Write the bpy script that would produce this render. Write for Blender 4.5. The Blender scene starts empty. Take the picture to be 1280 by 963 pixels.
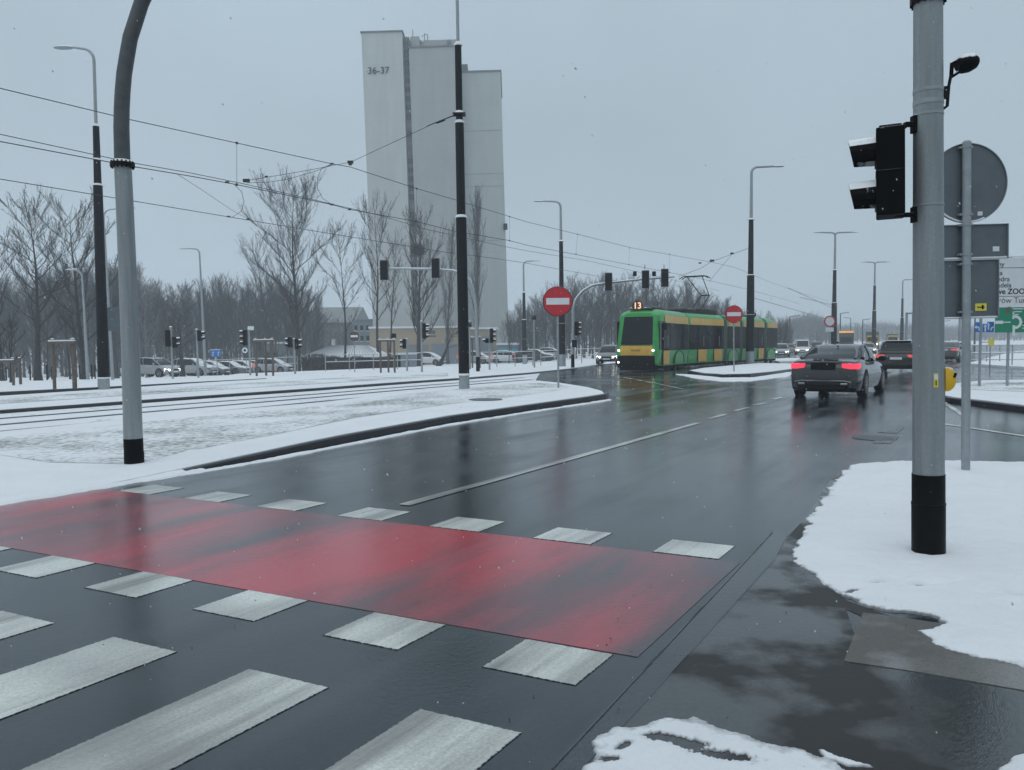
import bpy, bmesh, math, random
import numpy as np
from mathutils import Vector, Matrix, noise
random.seed(7)
S = bpy.context.scene
COL = S.collection
PI = math.pi
R = math.radians

# ------------------------------------------------------------------ camera
CAMH, FPX, PIT, ROL, CX, CY = 1.61, 1018.86, 0.0557, -0.0086, 640.0, 481.5
F_ = Vector((0, math.cos(PIT), -math.sin(PIT))); U_ = Vector((0, math.sin(PIT), math.cos(PIT))); R_ = Vector((1, 0, 0))
RX = R_*math.cos(ROL) + U_*math.sin(ROL); UX = -R_*math.sin(ROL) + U_*math.cos(ROL)
cd = bpy.data.cameras.new('camera'); cam = bpy.data.objects.new('camera', cd); COL.objects.link(cam)
m3 = Matrix((RX, UX, -F_)).transposed()
cam.matrix_world = Matrix.Translation((0, 0, CAMH)) @ m3.to_4x4()
cd.sensor_width = 36; cd.lens = FPX*36/1280; cd.clip_start = 0.05; cd.clip_end = 3000
S.camera = cam

# ------------------------------------------------------------------ world, sun, exposure
SUN_EL, SUN_ROT = R(62), R(205)
W = bpy.data.worlds.new('World'); S.world = W; W.use_nodes = True
nt = W.node_tree; nd = nt.nodes; lk = nt.links
bg = nd['Background']
sky = nd.new('ShaderNodeTexSky'); sky.sky_type = 'NISHITA'; sky.sun_disc = False
sky.sun_elevation = SUN_EL; sky.sun_rotation = SUN_ROT; sky.dust_density = 6; sky.air_density = 1.2
tc = nd.new('ShaderNodeTexCoord'); sx = nd.new('ShaderNodeSeparateXYZ'); lk.new(tc.outputs['Generated'], sx.inputs[0])
rp = nd.new('ShaderNodeValToRGB'); lk.new(sx.outputs['Z'], rp.inputs[0])
e = rp.color_ramp.elements
e[0].position = 0.0; e[0].color = (4.35, 5.4, 6.15, 1)
e[1].position = 1.0; e[1].color = (9.4, 11.0, 12.2, 1)
k = e.new(0.25); k.color = (4.4, 5.45, 6.2, 1)
k = e.new(0.5); k.color = (5.1, 6.35, 7.25, 1)
cn = nd.new('ShaderNodeTexNoise'); cn.inputs['Scale'].default_value = 2.2; cn.inputs['Detail'].default_value = 4
lk.new(tc.outputs['Generated'], cn.inputs['Vector'])
mr = nd.new('ShaderNodeMapRange'); mr.inputs['To Min'].default_value = 0.9; mr.inputs['To Max'].default_value = 1.08
mr.inputs['From Min'].default_value = .3; mr.inputs['From Max'].default_value = .7
lk.new(cn.outputs[0], mr.inputs['Value'])
vm = nd.new('ShaderNodeVectorMath'); vm.operation = 'SCALE'; lk.new(rp.outputs[0], vm.inputs[0]); lk.new(mr.outputs[0], vm.inputs['Scale'])
mx = nd.new('ShaderNodeMixRGB'); mx.inputs[0].default_value = 0.88
lk.new(sky.outputs[0], mx.inputs[1]); lk.new(vm.outputs[0], mx.inputs[2]); lk.new(mx.outputs[0], bg.inputs[0])
bg.inputs[1].default_value = 0.1
sl = bpy.data.lights.new('sun', 'SUN'); sl.energy = 0.5; sl.angle = R(60); sl.color = (1, .985, .97)
so = bpy.data.objects.new('sun', sl); COL.objects.link(so)
so.rotation_euler = (R(90)-SUN_EL, 0, PI - SUN_ROT)
S.view_settings.view_transform = 'Standard'; S.view_settings.look = 'None'
S.view_settings.exposure = 0.0; S.view_settings.gamma = 1
S.render.engine = 'CYCLES'
S.cycles.use_denoising = True
S.cycles.max_bounces = 6; S.cycles.volume_bounces = 1; S.cycles.transparent_max_bounces = 8
S.cycles.use_adaptive_sampling = True

# ------------------------------------------------------------------ terrain and pixel helpers
def sstep(a, b, x):
    t = min(1, max(0, (x-a)/(b-a))); return t*t*(3-2*t)
def T(x, y):
    L = sstep(4, 34, -x)
    t = y-24
    if t <= 0: return 0.0
    r = t*t/32 if t < 16 else t-8
    if r > 86: r = 86 + 4*(1-math.exp(-(r-86)/4))
    return -(0.009+0.009*sstep(-10, 2, -x)+0.018*L)*r
def ray(px, py):
    return F_ + RX*((px-CX)/FPX) - UX*((py-CY)/FPX)
def G(px, py, dz=0.0):
    d = ray(px, py); t = -CAMH/d.z if d.z < -1e-4 else 300
    for _ in range(40):
        p = Vector((0, 0, CAMH)) + d*t
        tt = (T(p.x, p.y)+dz-CAMH)/d.z
        t = t*.5+tt*.5
    p = Vector((0, 0, CAMH)) + d*t
    return Vector((p.x, p.y, T(p.x, p.y)+dz))
def WP(px, py, Y):
    d = ray(px, py); return Vector((0, 0, CAMH)) + d*(Y/d.y)
def AH(px, py, H):
    d = ray(px, py); return Vector((0, 0, CAMH)) + d*((H-CAMH)/d.z)
def B(px, Y):
    py = 470
    for _ in range(12):
        p = WP(px, py, Y); py += (p.z-T(p.x, p.y))*FPX/Y
    return Vector((p.x, Y, T(p.x, Y)))
def PX(p):
    d = Vector(p)-Vector((0, 0, CAMH)); z = d.dot(F_)
    return (CX+FPX*d.dot(RX)/z, CY-FPX*d.dot(UX)/z)

# ------------------------------------------------------------------ object helpers
def tag(o, label=None, cat=None, group=None, kind=None):
    if label: o['label'] = label
    if cat: o['category'] = cat
    if group: o['group'] = group
    if kind: o['kind'] = kind
    return o
def thing(name, label, cat, loc=(0, 0, 0), rotz=0, group=None, lean=0, pitch=0):
    o = bpy.data.objects.new(name, None); COL.objects.link(o); o.location = loc
    o.rotation_euler = (pitch, lean, rotz); o.empty_display_size = .1
    return tag(o, label, cat, group)
def copy_tree(o, parent=None):
    c = o.copy(); COL.objects.link(c)
    if parent: c.parent = parent
    for ch in list(o.children): copy_tree(ch, c)
    return c

class MB:
    def __init__(s): s.v = []; s.f = []
    def add(s, vs, fs):
        n = len(s.v); s.v += [tuple(v) for v in vs]; s.f += [tuple(i+n for i in f) for f in fs]; return s
    def box(s, c, size, rot=None, taper=1.0):
        x, y, z = size[0]/2, size[1]/2, size[2]/2; c = Vector(c)
        vs = [Vector((sx*x*(taper if sz > 0 else 1), sy*y*(taper if sz > 0 else 1), sz*z)) for sz in (-1, 1) for sy in (-1, 1) for sx in (-1, 1)]
        if rot is not None: vs = [rot @ v for v in vs]
        return s.add([v+c for v in vs], [(0, 2, 3, 1), (4, 5, 7, 6), (0, 1, 5, 4), (2, 6, 7, 3), (0, 4, 6, 2), (1, 3, 7, 5)])
    def tube(s, pts, rad, n=10, caps=True):
        pts = [Vector(p) for p in pts]; m = len(pts)
        if not hasattr(rad, '__len__'): rad = [rad]*m
        prev = None; rings = []
        for i, p in enumerate(pts):
            d = (pts[min(i+1, m-1)]-pts[max(i-1, 0)]).normalized()
            if prev is None:
                a = d.orthogonal().normalized()
            else:
                a = (prev - d*prev.dot(d))
                a = a.normalized() if a.length > 1e-6 else d.orthogonal().normalized()
            prev = a; b = d.cross(a)
            rings.append([p+(a*math.cos(2*PI*k/n)+b*math.sin(2*PI*k/n))*rad[i] for k in range(n)])
        vs = [v for r in rings for v in r]; fs = []
        for i in range(m-1):
            for k in range(n):
                k2 = (k+1) % n; fs.append((i*n+k, i*n+k2, (i+1)*n+k2, (i+1)*n+k))
        if caps: fs += [tuple(range(n-1, -1, -1)), tuple((m-1)*n+k for k in range(n))]
        return s.add(vs, fs)
    def cyl(s, p0, p1, r0, r1=None, n=16): return s.tube([p0, p1], [r0, r0 if r1 is None else r1], n)
    def disc(s, c, nrm, r, th, n=28):
        nrm = Vector(nrm).normalized(); c = Vector(c); return s.tube([c-nrm*th/2, c+nrm*th/2], r, n)
    def prism(s, pts, ax, h):      # pts: 3d planar loop, ax: extrusion vector
        pts = [Vector(p) for p in pts]; ax = Vector(ax)*h; n = len(pts)
        return s.add(pts+[p+ax for p in pts], [tuple(range(n-1, -1, -1)), tuple(range(n, 2*n))]+[(i, (i+1) % n, n+(i+1) % n, n+i) for i in range(n)])
    def loft(s, rings, close=True, caps=True):
        n = len(rings[0]); m = len(rings); fs = []
        for i in range(m-1):
            for k in range(n if close else n-1):
                k2 = (k+1) % n; fs.append((i*n+k, i*n+k2, (i+1)*n+k2, (i+1)*n+k))
        if caps: fs += [tuple(range(n-1, -1, -1)), tuple((m-1)*n+k for k in range(n))]
        return s.add([v for r in rings for v in r], fs)
    def ball(s, c, r, sc=(1, 1, 1), nu=12, nv=8):
        c = Vector(c); rings = []
        for j in range(nv+1):
            t = PI*j/nv; q = max(math.sin(t), 1e-3)
            rings.append([c+Vector((r*sc[0]*q*math.cos(2*PI*k/nu), r*sc[1]*q*math.sin(2*PI*k/nu), r*sc[2]*math.cos(t))) for k in range(nu)])
        return s.loft(rings)
    def build(s, name, mat, parent=None, smooth=False, bevel=0, **tg):
        me = bpy.data.meshes.new(name); me.from_pydata(s.v, [], s.f)
        bm = bmesh.new(); bm.from_mesh(me)
        bmesh.ops.recalc_face_normals(bm, faces=bm.faces)
        if bevel:
            bmesh.ops.bevel(bm, geom=[e for e in bm.edges if e.calc_face_angle(0) > .6], offset=bevel, segments=2, affect='EDGES', profile=.6)
        bm.to_mesh(me); bm.free()
        o = bpy.data.objects.new(name, me); COL.objects.link(o); me.materials.append(mat)
        if smooth:
            for p in me.polygons: p.use_smooth = True
            try: me.set_sharp_from_angle(angle=R(38))
            except Exception: pass
        if parent is not None: o.parent = parent
        return tag(o, **tg) if tg else o

# ------------------------------------------------------------------ materials
def newmat(name):
    m = bpy.data.materials.new(name); m.use_nodes = True
    return m, m.node_tree.nodes, m.node_tree.links, m.node_tree.nodes['Principled BSDF']
def N(nodes, t, **kw):
    n = nodes.new('ShaderNode'+t)
    for k_, v in kw.items():
        if k_ in n.inputs: n.inputs[k_].default_value = v
        else: setattr(n, k_, v)
    return n
def ramp(nodes, links, src, stops):
    r = nodes.new('ShaderNodeValToRGB'); links.new(src, r.inputs[0]); e = r.color_ramp.elements
    while len(e) < len(stops): e.new(.5)
    for i, (p, c) in enumerate(stops):
        e[i].position = p; e[i].color = (c, c, c, 1) if not hasattr(c, '__len__') else (*c[:3], 1)
    return r
def mat(name, col, rough=.5, metal=0, var=.15, scale=6, bump=0, bscale=60, coat=0, spec=.5, snow=0.0):
    """plain painted / metal surface with dirt variation; snow>0 lays snow on upward faces"""
    m, n, l, b = newmat(name)
    tcn = N(n, 'TexCoord'); nz = N(n, 'TexNoise', Scale=scale, Detail=6.0, Roughness=.6); l.new(tcn.outputs['Object'], nz.inputs['Vector'])
    rr = ramp(n, l, nz.outputs[0], [(.3, [c*(1-var) for c in col]), (.7, [min(1, c*(1+var)) for c in col])])
    l.new(rr.outputs[0], b.inputs['Base Color'])
    r2 = N(n, 'MapRange'); r2.inputs['To Min'].default_value = rough*.8; r2.inputs['To Max'].default_value = min(1, rough*1.25)
    l.new(nz.outputs[0], r2.inputs['Value']); l.new(r2.outputs[0], b.inputs['Roughness'])
    b.inputs['Metallic'].default_value = metal; b.inputs['Coat Weight'].default_value = coat; b.inputs['Coat Roughness'].default_value = .06
    b.inputs['Specular IOR Level'].default_value = spec
    if bump:
        bn = N(n, 'TexNoise', Scale=bscale, Detail=4.0); l.new(tcn.outputs['Object'], bn.inputs['Vector'])
        bb = N(n, 'Bump', Strength=bump, Distance=.02); l.new(bn.outputs[0], bb.inputs['Height']); l.new(bb.outputs[0], b.inputs['Normal'])
    if snow:
        g = N(n, 'NewGeometry'); s3 = N(n, 'SeparateXYZ'); l.new(g.outputs['Normal'], s3.inputs[0])
        sn = N(n, 'TexNoise', Scale=14.0, Detail=5.0); l.new(tcn.outputs['Object'], sn.inputs['Vector'])
        ad = N(n, 'Math', operation='ADD'); l.new(s3.outputs['Z'], ad.inputs[0]); l.new(sn.outputs[0], ad.inputs[1])
        rs = ramp(n, l, ad.outputs[0], [(.5, 0), (.6, 0)]) 
        mp = N(n, 'MapRange'); mp.inputs['From Min'].default_value = 1.5-snow; mp.inputs['From Max'].default_value = 1.62-snow
        l.new(ad.outputs[0], mp.inputs['Value'])
        n.remove(rs)
        mc = N(n, 'MixRGB'); l.new(mp.outputs[0], mc.inputs[0]); l.new(rr.outputs[0], mc.inputs[1]); mc.inputs[2].default_value = (.78, .8, .82, 1)
        l.new(mc.outputs[0], b.inputs['Base Color'])
        mrr = N(n, 'MixRGB'); l.new(mp.outputs[0], mrr.inputs[0]); l.new(r2.outputs[0], mrr.inputs[1]); mrr.inputs[2].default_value = (.9, .9, .9, 1)
        l.new(mrr.outputs[0], b.inputs['Roughness'])
    return m
def emit(name, col, st, base=(.1, .1, .1)):
    m, n, l, b = newmat(name); b.inputs['Base Color'].default_value = (*base, 1)
    b.inputs['Emission Color'].default_value = (*col, 1); b.inputs['Emission Strength'].default_value = st; b.inputs['Roughness'].default_value = .2
    return m
YAW = 0.54224; VD = Vector((math.sin(YAW), math.cos(YAW), 0)); UA = YAW+PI/2-.07159; UD = Vector((math.sin(UA), math.cos(UA), 0))
def roadcoords(n, l, sx_=1.0, sy_=1.0):
    g = N(n, 'NewGeometry'); mp = N(n, 'Mapping'); mp.vector_type = 'TEXTURE'
    mp.inputs['Rotation'].default_value = (0, 0, -YAW); mp.inputs['Scale'].default_value = (sx_, sy_, 1)
    l.new(g.outputs['Position'], mp.inputs['Vector']); return g, mp
def wet(name, kind):
    m, n, l, b = newmat(name)
    g, mp = roadcoords(n, l, .55, 9.0)
    tr = N(n, 'TexNoise', Scale=1.0, Detail=5.0, Roughness=.55); l.new(mp.outputs[0], tr.inputs['Vector'])       # streaks along the lanes
    big = N(n, 'TexNoise', Scale=1.1 if kind in ('walk', 'slab') else .35, Detail=5.0); l.new(g.outputs['Position'], big.inputs['Vector'])
    fine = N(n, 'TexNoise', Scale=70.0, Detail=3.0); l.new(g.outputs['Position'], fine.inputs['Vector'])
    grit = N(n, 'TexVoronoi', Scale=160.0); l.new(g.outputs['Position'], grit.inputs['Vector'])
    if kind == 'asphalt':
        c1, c2 = (.004, .0085, .012), (.012, .023, .031)
    elif kind == 'gutter':
        c1, c2 = (.022, .028, .033), (.045, .053, .06)
    elif kind == 'walk':
        c1, c2 = (.016, .019, .021), (.045, .049, .051)
    elif kind == 'slab':
        c1, c2 = (.11, .106, .10), (.18, .175, .165)
    elif kind == 'red':
        c1, c2 = (.36, .018, .034), (.52, .035, .055)
    elif kind == 'white':
        c1, c2 = (.48, .50, .465), (.70, .72, .67)
    cr = ramp(n, l, fine.outputs[0], [(.3, c1), (.72, c2)]); col = cr.outputs[0]
    def over(colr, fac_out, stops):
        nonlocal col
        rr = ramp(n, l, fac_out, stops); mc = N(n, 'MixRGB'); l.new(rr.outputs[0], mc.inputs[0]); l.new(col, mc.inputs[1]); mc.inputs[2].default_value = (*colr, 1); col = mc.outputs[0]
    if kind == 'asphalt':
        over((.04, .046, .05), grit.outputs['Distance'], [(.0, .55), (.14, 0)])
        over((.032, .042, .050), tr.outputs[0], [(.52, 0), (.78, .6)])
        sp = N(n, 'TexVoronoi', Scale=210.0); l.new(g.outputs['Position'], sp.inputs['Vector']); over((.24, .25, .26), sp.outputs['Distance'], [(.0, .8), (.19, 0)])
        pt = N(n, 'TexNoise', Scale=.9, Detail=2.0); l.new(g.outputs['Position'], pt.inputs['Vector']); over((.006, .009, .012), pt.outputs[0], [(.50, 0), (.62, .7)])
    if kind == 'red':
        g2, mp2 = roadcoords(n, l, 1.5, 7.0)
        w = N(n, 'TexNoise', Scale=1.0, Detail=4.0, Roughness=.6); l.new(mp2.outputs[0], w.inputs['Vector'])
        over((.035, .034, .042), w.outputs[0], [(.42, 0), (.62, .95)])
        over((.06, .02, .027), fine.outputs[0], [(.5, 0), (.8, .5)])
    if kind == 'white':
        g2, mp2 = roadcoords(n, l, .34, 5.0)
        w = N(n, 'TexNoise', Scale=1.0, Detail=6.0, Roughness=.6); l.new(mp2.outputs[0], w.inputs['Vector'])
        over((.13, .125, .12), w.outputs[0], [(.46, 0), (.66, .85)])
        w2 = N(n, 'TexNoise', Scale=.8, Detail=2.0); l.new(g.outputs['Position'], w2.inputs['Vector']); over((.16, .16, .16), w2.outputs[0], [(.45, 0), (.65, .6)])
        over((.05, .055, .06), grit.outputs['Distance'], [(.0, .5), (.10, 0)])
        uv = N(n, 'UVMap'); uv.uv_map = 'edge'; s_ = N(n, 'SeparateXYZ'); l.new(uv.outputs[0], s_.inputs[0])
        uv2 = N(n, 'UVMap'); uv2.uv_map = 'edge2'; s2_ = N(n, 'SeparateXYZ'); l.new(uv2.outputs[0], s2_.inputs[0])
        m1 = N(n, 'Math', operation='MINIMUM'); l.new(s_.outputs[0], m1.inputs[0]); l.new(s_.outputs[1], m1.inputs[1])
        m2 = N(n, 'Math', operation='MINIMUM'); l.new(s2_.outputs[0], m2.inputs[0]); l.new(s2_.outputs[1], m2.inputs[1])
        m3 = N(n, 'Math', operation='MINIMUM'); l.new(m1.outputs[0], m3.inputs[0]); l.new(m2.outputs[0], m3.inputs[1])
        en = N(n, 'TexNoise', Scale=55.0, Detail=5.0); l.new(g.outputs['Position'], en.inputs['Vector'])
        m4 = N(n, 'Math', operation='MULTIPLY_ADD'); l.new(en.outputs[0], m4.inputs[0]); m4.inputs[1].default_value = -.024; l.new(m3.outputs[0], m4.inputs[2])
        over((.022, .028, .034), m4.outputs[0], [(-.0, 1), (.0, 1)]) if False else None
        mq = N(n, 'MapRange'); mq.inputs['From Min'].default_value = -.012; mq.inputs['From Max'].default_value = -.006; l.new(m4.outputs[0], mq.inputs['Value'])
        mc = N(n, 'MixRGB'); l.new(mq.outputs[0], mc.inputs[0]); mc.inputs[1].default_value = (.010, .014, .018, 1); l.new(col, mc.inputs[2]); col = mc.outputs[0]
    if kind in ('walk', 'slab'):
        over((.030, .029, .028) if kind == 'walk' else (.07, .066, .06), big.outputs[0], [(.46, 0), (.55, .85 if kind == 'walk' else .5)])
        over((.085, .083, .08), grit.outputs['Distance'], [(.0, .7), (.17, 0)])
    l.new(col, b.inputs['Base Color'])
    # wetness: smooth film broken by rougher, drier patches
    mxn = N(n, 'MixRGB'); mxn.inputs[0].default_value = .5; l.new(tr.outputs[0], mxn.inputs[1]); l.new(big.outputs[0], mxn.inputs[2])
    lo, hi = {'asphalt': (.02, .27), 'gutter': (.08, .32), 'walk': (.03, .5), 'slab': (.15, .5), 'red': (.02, .24), 'white': (.05, .32)}[kind]
    rf = ramp(n, l, mxn.outputs[0], [(.40, lo), (.60, hi)]); l.new(rf.outputs[0], b.inputs['Roughness'])
    if kind in ('walk', 'slab'):      # water film shines, the rest is damp dull grain
        fm = ramp(n, l, big.outputs[0], [(.47, .75), (.56, .14)]); l.new(fm.outputs[0], b.inputs['Specular IOR Level'])
        fr = ramp(n, l, big.outputs[0], [(.47, .04), (.56, .5)]); l.new(fr.outputs[0], b.inputs['Roughness'])
    elif kind in ('asphalt', 'red'):
        fm = ramp(n, l, mxn.outputs[0], [(.40, .42), (.60, .75)]); l.new(fm.outputs[0], b.inputs['Specular IOR Level'])
    bn = N(n, 'TexNoise', Scale=26.0, Detail=6.0, Roughness=.6); l.new(g.outputs['Position'], bn.inputs['Vector'])
    bb = N(n, 'Bump', Strength=.13, Distance=.010); l.new(bn.outputs[0], bb.inputs['Height'])
    b2 = N(n, 'Bump', Strength=.13, Distance=.002); l.new(grit.outputs['Distance'], b2.inputs['Height']); l.new(bb.outputs[0], b2.inputs['Normal'])
    l.new(b2.outputs[0], b.inputs['Normal'])
    b.inputs['IOR'].default_value = 1.58 if kind in ('asphalt', 'red', 'walk', 'gutter') else 1.45
    return m
def snowmat(name, patchy=0.0, dirt=(.17, .18, .15), sc=7.0, white=(.76, .78, .80), thin=False):
    m, n, l, b = newmat(name); g = N(n, 'NewGeometry')
    a = N(n, 'TexNoise', Scale=1.2, Detail=7.0, Roughness=.6); l.new(g.outputs['Position'], a.inputs['Vector'])
    c = ramp(n, l, a.outputs[0], [(.3, [w*.93 for w in white]), (.7, white)]); col = c.outputs[0]
    if patchy:
        mp = N(n, 'Mapping'); mp.inputs['Scale'].default_value = (1, 1, 1); l.new(g.outputs['Position'], mp.inputs['Vector'])
        p = N(n, 'TexNoise', Scale=sc, Detail=8.0, Roughness=.72); l.new(mp.outputs[0], p.inputs['Vector'])
        q = N(n, 'TexNoise', Scale=.5, Detail=4.0); l.new(mp.outputs[0], q.inputs['Vector'])
        ad = N(n, 'Math', operation='MULTIPLY_ADD'); l.new(q.outputs[0], ad.inputs[0]); ad.inputs[1].default_value = .7; l.new(p.outputs[0], ad.inputs[2])
        mpr = N(n, 'MapRange'); mpr.inputs['From Min'].default_value = 1.02-patchy*.22; mpr.inputs['From Max'].default_value = 1.22-patchy*.2
        l.new(ad.outputs[0], mpr.inputs['Value'])
        mm = N(n, 'MixRGB'); l.new(mpr.outputs[0], mm.inputs[0]); l.new(col, mm.inputs[1]); mm.inputs[2].default_value = (*dirt, 1); col = mm.outputs[0]
    if thin:      # thin wet slush where the layer is only millimetres deep, plus scattered grit
        sz = N(n, 'SeparateXYZ'); l.new(g.outputs['Position'], sz.inputs[0]); tn = N(n, 'TexNoise', Scale=22.0, Detail=6.0, Roughness=.7); l.new(g.outputs['Position'], tn.inputs['Vector'])
        ad2 = N(n, 'Math', operation='MULTIPLY_ADD'); l.new(tn.outputs[0], ad2.inputs[0]); ad2.inputs[1].default_value = .014; l.new(sz.outputs[2], ad2.inputs[2])
        m5 = N(n, 'MapRange'); m5.inputs['From Min'].default_value = .015; m5.inputs['From Max'].default_value = .024; l.new(ad2.outputs[0], m5.inputs['Value'])
        mm2 = N(n, 'MixRGB'); l.new(m5.outputs[0], mm2.inputs[0]); mm2.inputs[1].default_value = (.17, .18, .19, 1); l.new(col, mm2.inputs[2]); col = mm2.outputs[0]
        gv = N(n, 'TexVoronoi', Scale=9.0); l.new(g.outputs['Position'], gv.inputs['Vector']); gr = ramp(n, l, gv.outputs['Distance'], [(.0, .85), (.045, 0)])
        mm3 = N(n, 'MixRGB'); l.new(gr.outputs[0], mm3.inputs[0]); l.new(col, mm3.inputs[1]); mm3.inputs[2].default_value = (.25, .24, .22, 1); col = mm3.outputs[0]
    l.new(col, b.inputs['Base Color']); b.inputs['Roughness'].default_value = .85
    b.inputs['Specular IOR Level'].default_value = .25
    f1 = N(n, 'TexNoise', Scale=60.0, Detail=7.0, Roughness=.75); l.new(g.outputs['Position'], f1.inputs['Vector'])
    f2 = N(n, 'TexNoise', Scale=4.0, Detail=4.0); l.new(g.outputs['Position'], f2.inputs['Vector'])
    b1 = N(n, 'Bump', Strength=.35, Distance=.06); l.new(f2.outputs[0], b1.inputs['Height'])
    b2 = N(n, 'Bump', Strength=.7, Distance=.012); l.new(f1.outputs[0], b2.inputs['Height']); l.new(b1.outputs[0], b2.inputs['Normal'])
    l.new(b2.outputs[0], b.inputs['Normal'])
    return m

def polemat():
    m, n, l, b = newmat('weathered_galvanised_pole'); tcn = N(n, 'TexCoord')
    mp = N(n, 'Mapping'); mp.inputs['Scale'].default_value = (14, 14, .9); l.new(tcn.outputs['Object'], mp.inputs['Vector'])
    s1 = N(n, 'TexNoise', Scale=1.0, Detail=7.0, Roughness=.65); l.new(mp.outputs[0], s1.inputs['Vector'])
    s2 = N(n, 'TexNoise', Scale=45.0, Detail=5.0, Roughness=.7); l.new(tcn.outputs['Object'], s2.inputs['Vector'])
    c1 = ramp(n, l, s1.outputs[0], [(.3, (.20, .225, .235)), (.7, (.33, .36, .37))]); c2 = ramp(n, l, s2.outputs[0], [(.35, .0), (.75, .55)])
    mx1 = N(n, 'MixRGB'); l.new(c2.outputs[0], mx1.inputs[0]); l.new(c1.outputs[0], mx1.inputs[1]); mx1.inputs[2].default_value = (.19, .21, .22, 1)
    sp = N(n, 'TexVoronoi', Scale=26.0); l.new(tcn.outputs['Object'], sp.inputs['Vector']); c3 = ramp(n, l, sp.outputs['Distance'], [(.0, .8), (.06, 0)])
    mx2 = N(n, 'MixRGB'); l.new(c3.outputs[0], mx2.inputs[0]); l.new(mx1.outputs[0], mx2.inputs[1]); mx2.inputs[2].default_value = (.5, .53, .55, 1)
    l.new(mx2.outputs[0], b.inputs['Base Color']); b.inputs['Metallic'].default_value = .25; b.inputs['Roughness'].default_value = .5
    bb = N(n, 'Bump', Strength=.12, Distance=.01); l.new(s2.outputs[0], bb.inputs['Height']); l.new(bb.outputs[0], b.inputs['Normal']); return m
M = {}
M['asphalt'] = wet('wet_asphalt', 'asphalt'); M['gutter'] = wet('wet_concrete', 'gutter'); M['walk'] = wet('wet_pavement', 'walk')
M['slab'] = wet('wet_slab', 'slab'); M['red'] = wet('red_road_paint', 'red'); M['white'] = wet('white_road_paint', 'white')
M['snow'] = snowmat('snow'); M['snow_thin'] = snowmat('thin_snow', thin=True)
M['snow_grass'] = snowmat('snow_on_grass', .95, (.20, .215, .19), 9.0)
M['snow_track'] = snowmat('snow_trackbed', .3, (.3, .31, .31), 5.0)
M['snow_dirty'] = snowmat('snow_slushy', .5, (.10, .095, .085), 3.0)
M['kerb'] = mat('wet_kerb_stone', (.018, .02, .024), .35, bump=.4, bscale=25)
M['galv'] = mat('galvanised_steel', (.30, .33, .345), .42, .35, .12, 9, .06, 40)
M['galv_near'] = polemat()
M['galv_snow'] = mat('galvanised_steel_snowy', (.30, .33, .345), .5, .3, .12, 9, snow=.75)
M['dark'] = mat('dark_grey_paint', (.008, .010, .012), .5, 0, .25, 4, spec=.15, snow=.25)
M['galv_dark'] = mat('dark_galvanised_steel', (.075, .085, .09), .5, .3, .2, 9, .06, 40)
M['black'] = mat('black_paint', (.0035, .0038, .004), .45, 0, .4, 12, .15, 60, spec=.12)
M['black_snow'] = mat('black_plastic_snowy', (.003, .0033, .0036), .55, 0, .4, 8, spec=.07, snow=.62)
M['wire'] = mat('wire', (.03, .033, .036), .5, .3)
M['rail'] = mat('rail_steel', (.09, .095, .10), .35, .5)
M['snowcap'] = snowmat('snow_cap')
M['tglass'] = mat('tram_side_glass', (.010, .013, .015), .12, 0, .5, 1.3, spec=.03)
M['signback'] = mat('sign_back_metal', (.13, .15, .165), .5, .5, .12, 5, .04, 30)
M['signred'] = mat('sign_red', (.50, .018, .028), .35, 0, .06)
M['signwhite'] = mat('sign_white', (.66, .70, .72), .4, 0, .05)
M['signdull'] = mat('sign_faded', (.10, .055, .05), .5, 0, .1)
M['blue'] = mat('sign_blue', (.03, .16, .48), .4, 0, .06)
M['greensign'] = mat('sign_green', (.006, .22, .12), .4, 0, .06)
M['yellow'] = mat('yellow_plastic', (.72, .43, .02), .38, 0, .1, 8)
M['yellowsign'] = mat('yellow_sticker', (.7, .6, .08), .5)
M['wood'] = mat('weathered_wood', (.125, .095, .08), .8, 0, .3, 14, .3, 30)
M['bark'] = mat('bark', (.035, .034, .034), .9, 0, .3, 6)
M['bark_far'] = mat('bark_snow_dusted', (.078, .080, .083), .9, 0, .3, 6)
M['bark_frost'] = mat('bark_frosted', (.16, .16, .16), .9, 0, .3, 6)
M['glass'] = mat('dark_glass', (.010, .014, .016), .05, 0, .1, 2, spec=.22)
M['tyre'] = mat('tyre', (.012, .012, .013), .7, bump=.2)
M['rim'] = mat('alloy_rim', (.28, .29, .30), .35, .8)
M['hide'] = mat('hedge_twigs', (.045, .042, .04), .95, 0, .4, 3)

def noise2(X, Y, sc, seed=0, octv=4):
    out = np.zeros_like(X); amp = 1; tot = 0
    rs = np.random.RandomState(seed); tab = rs.rand(256, 256)
    for o in range(octv):
        x = X*sc+seed*7.3; y = Y*sc+seed*3.1; xi = np.floor(x).astype(int); yi = np.floor(y).astype(int); fx = x-xi; fy = y-yi
        fx = fx*fx*(3-2*fx); fy = fy*fy*(3-2*fy)
        a = tab[xi & 255, yi & 255]; b = tab[(xi+1) & 255, yi & 255]; c = tab[xi & 255, (yi+1) & 255]; d = tab[(xi+1) & 255, (yi+1) & 255]
        out += amp*((a*(1-fx)+b*fx)*(1-fy)+(c*(1-fx)+d*fx)*fy); tot += amp; amp *= .55; sc *= 2.03
    return out/tot-.5

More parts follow.
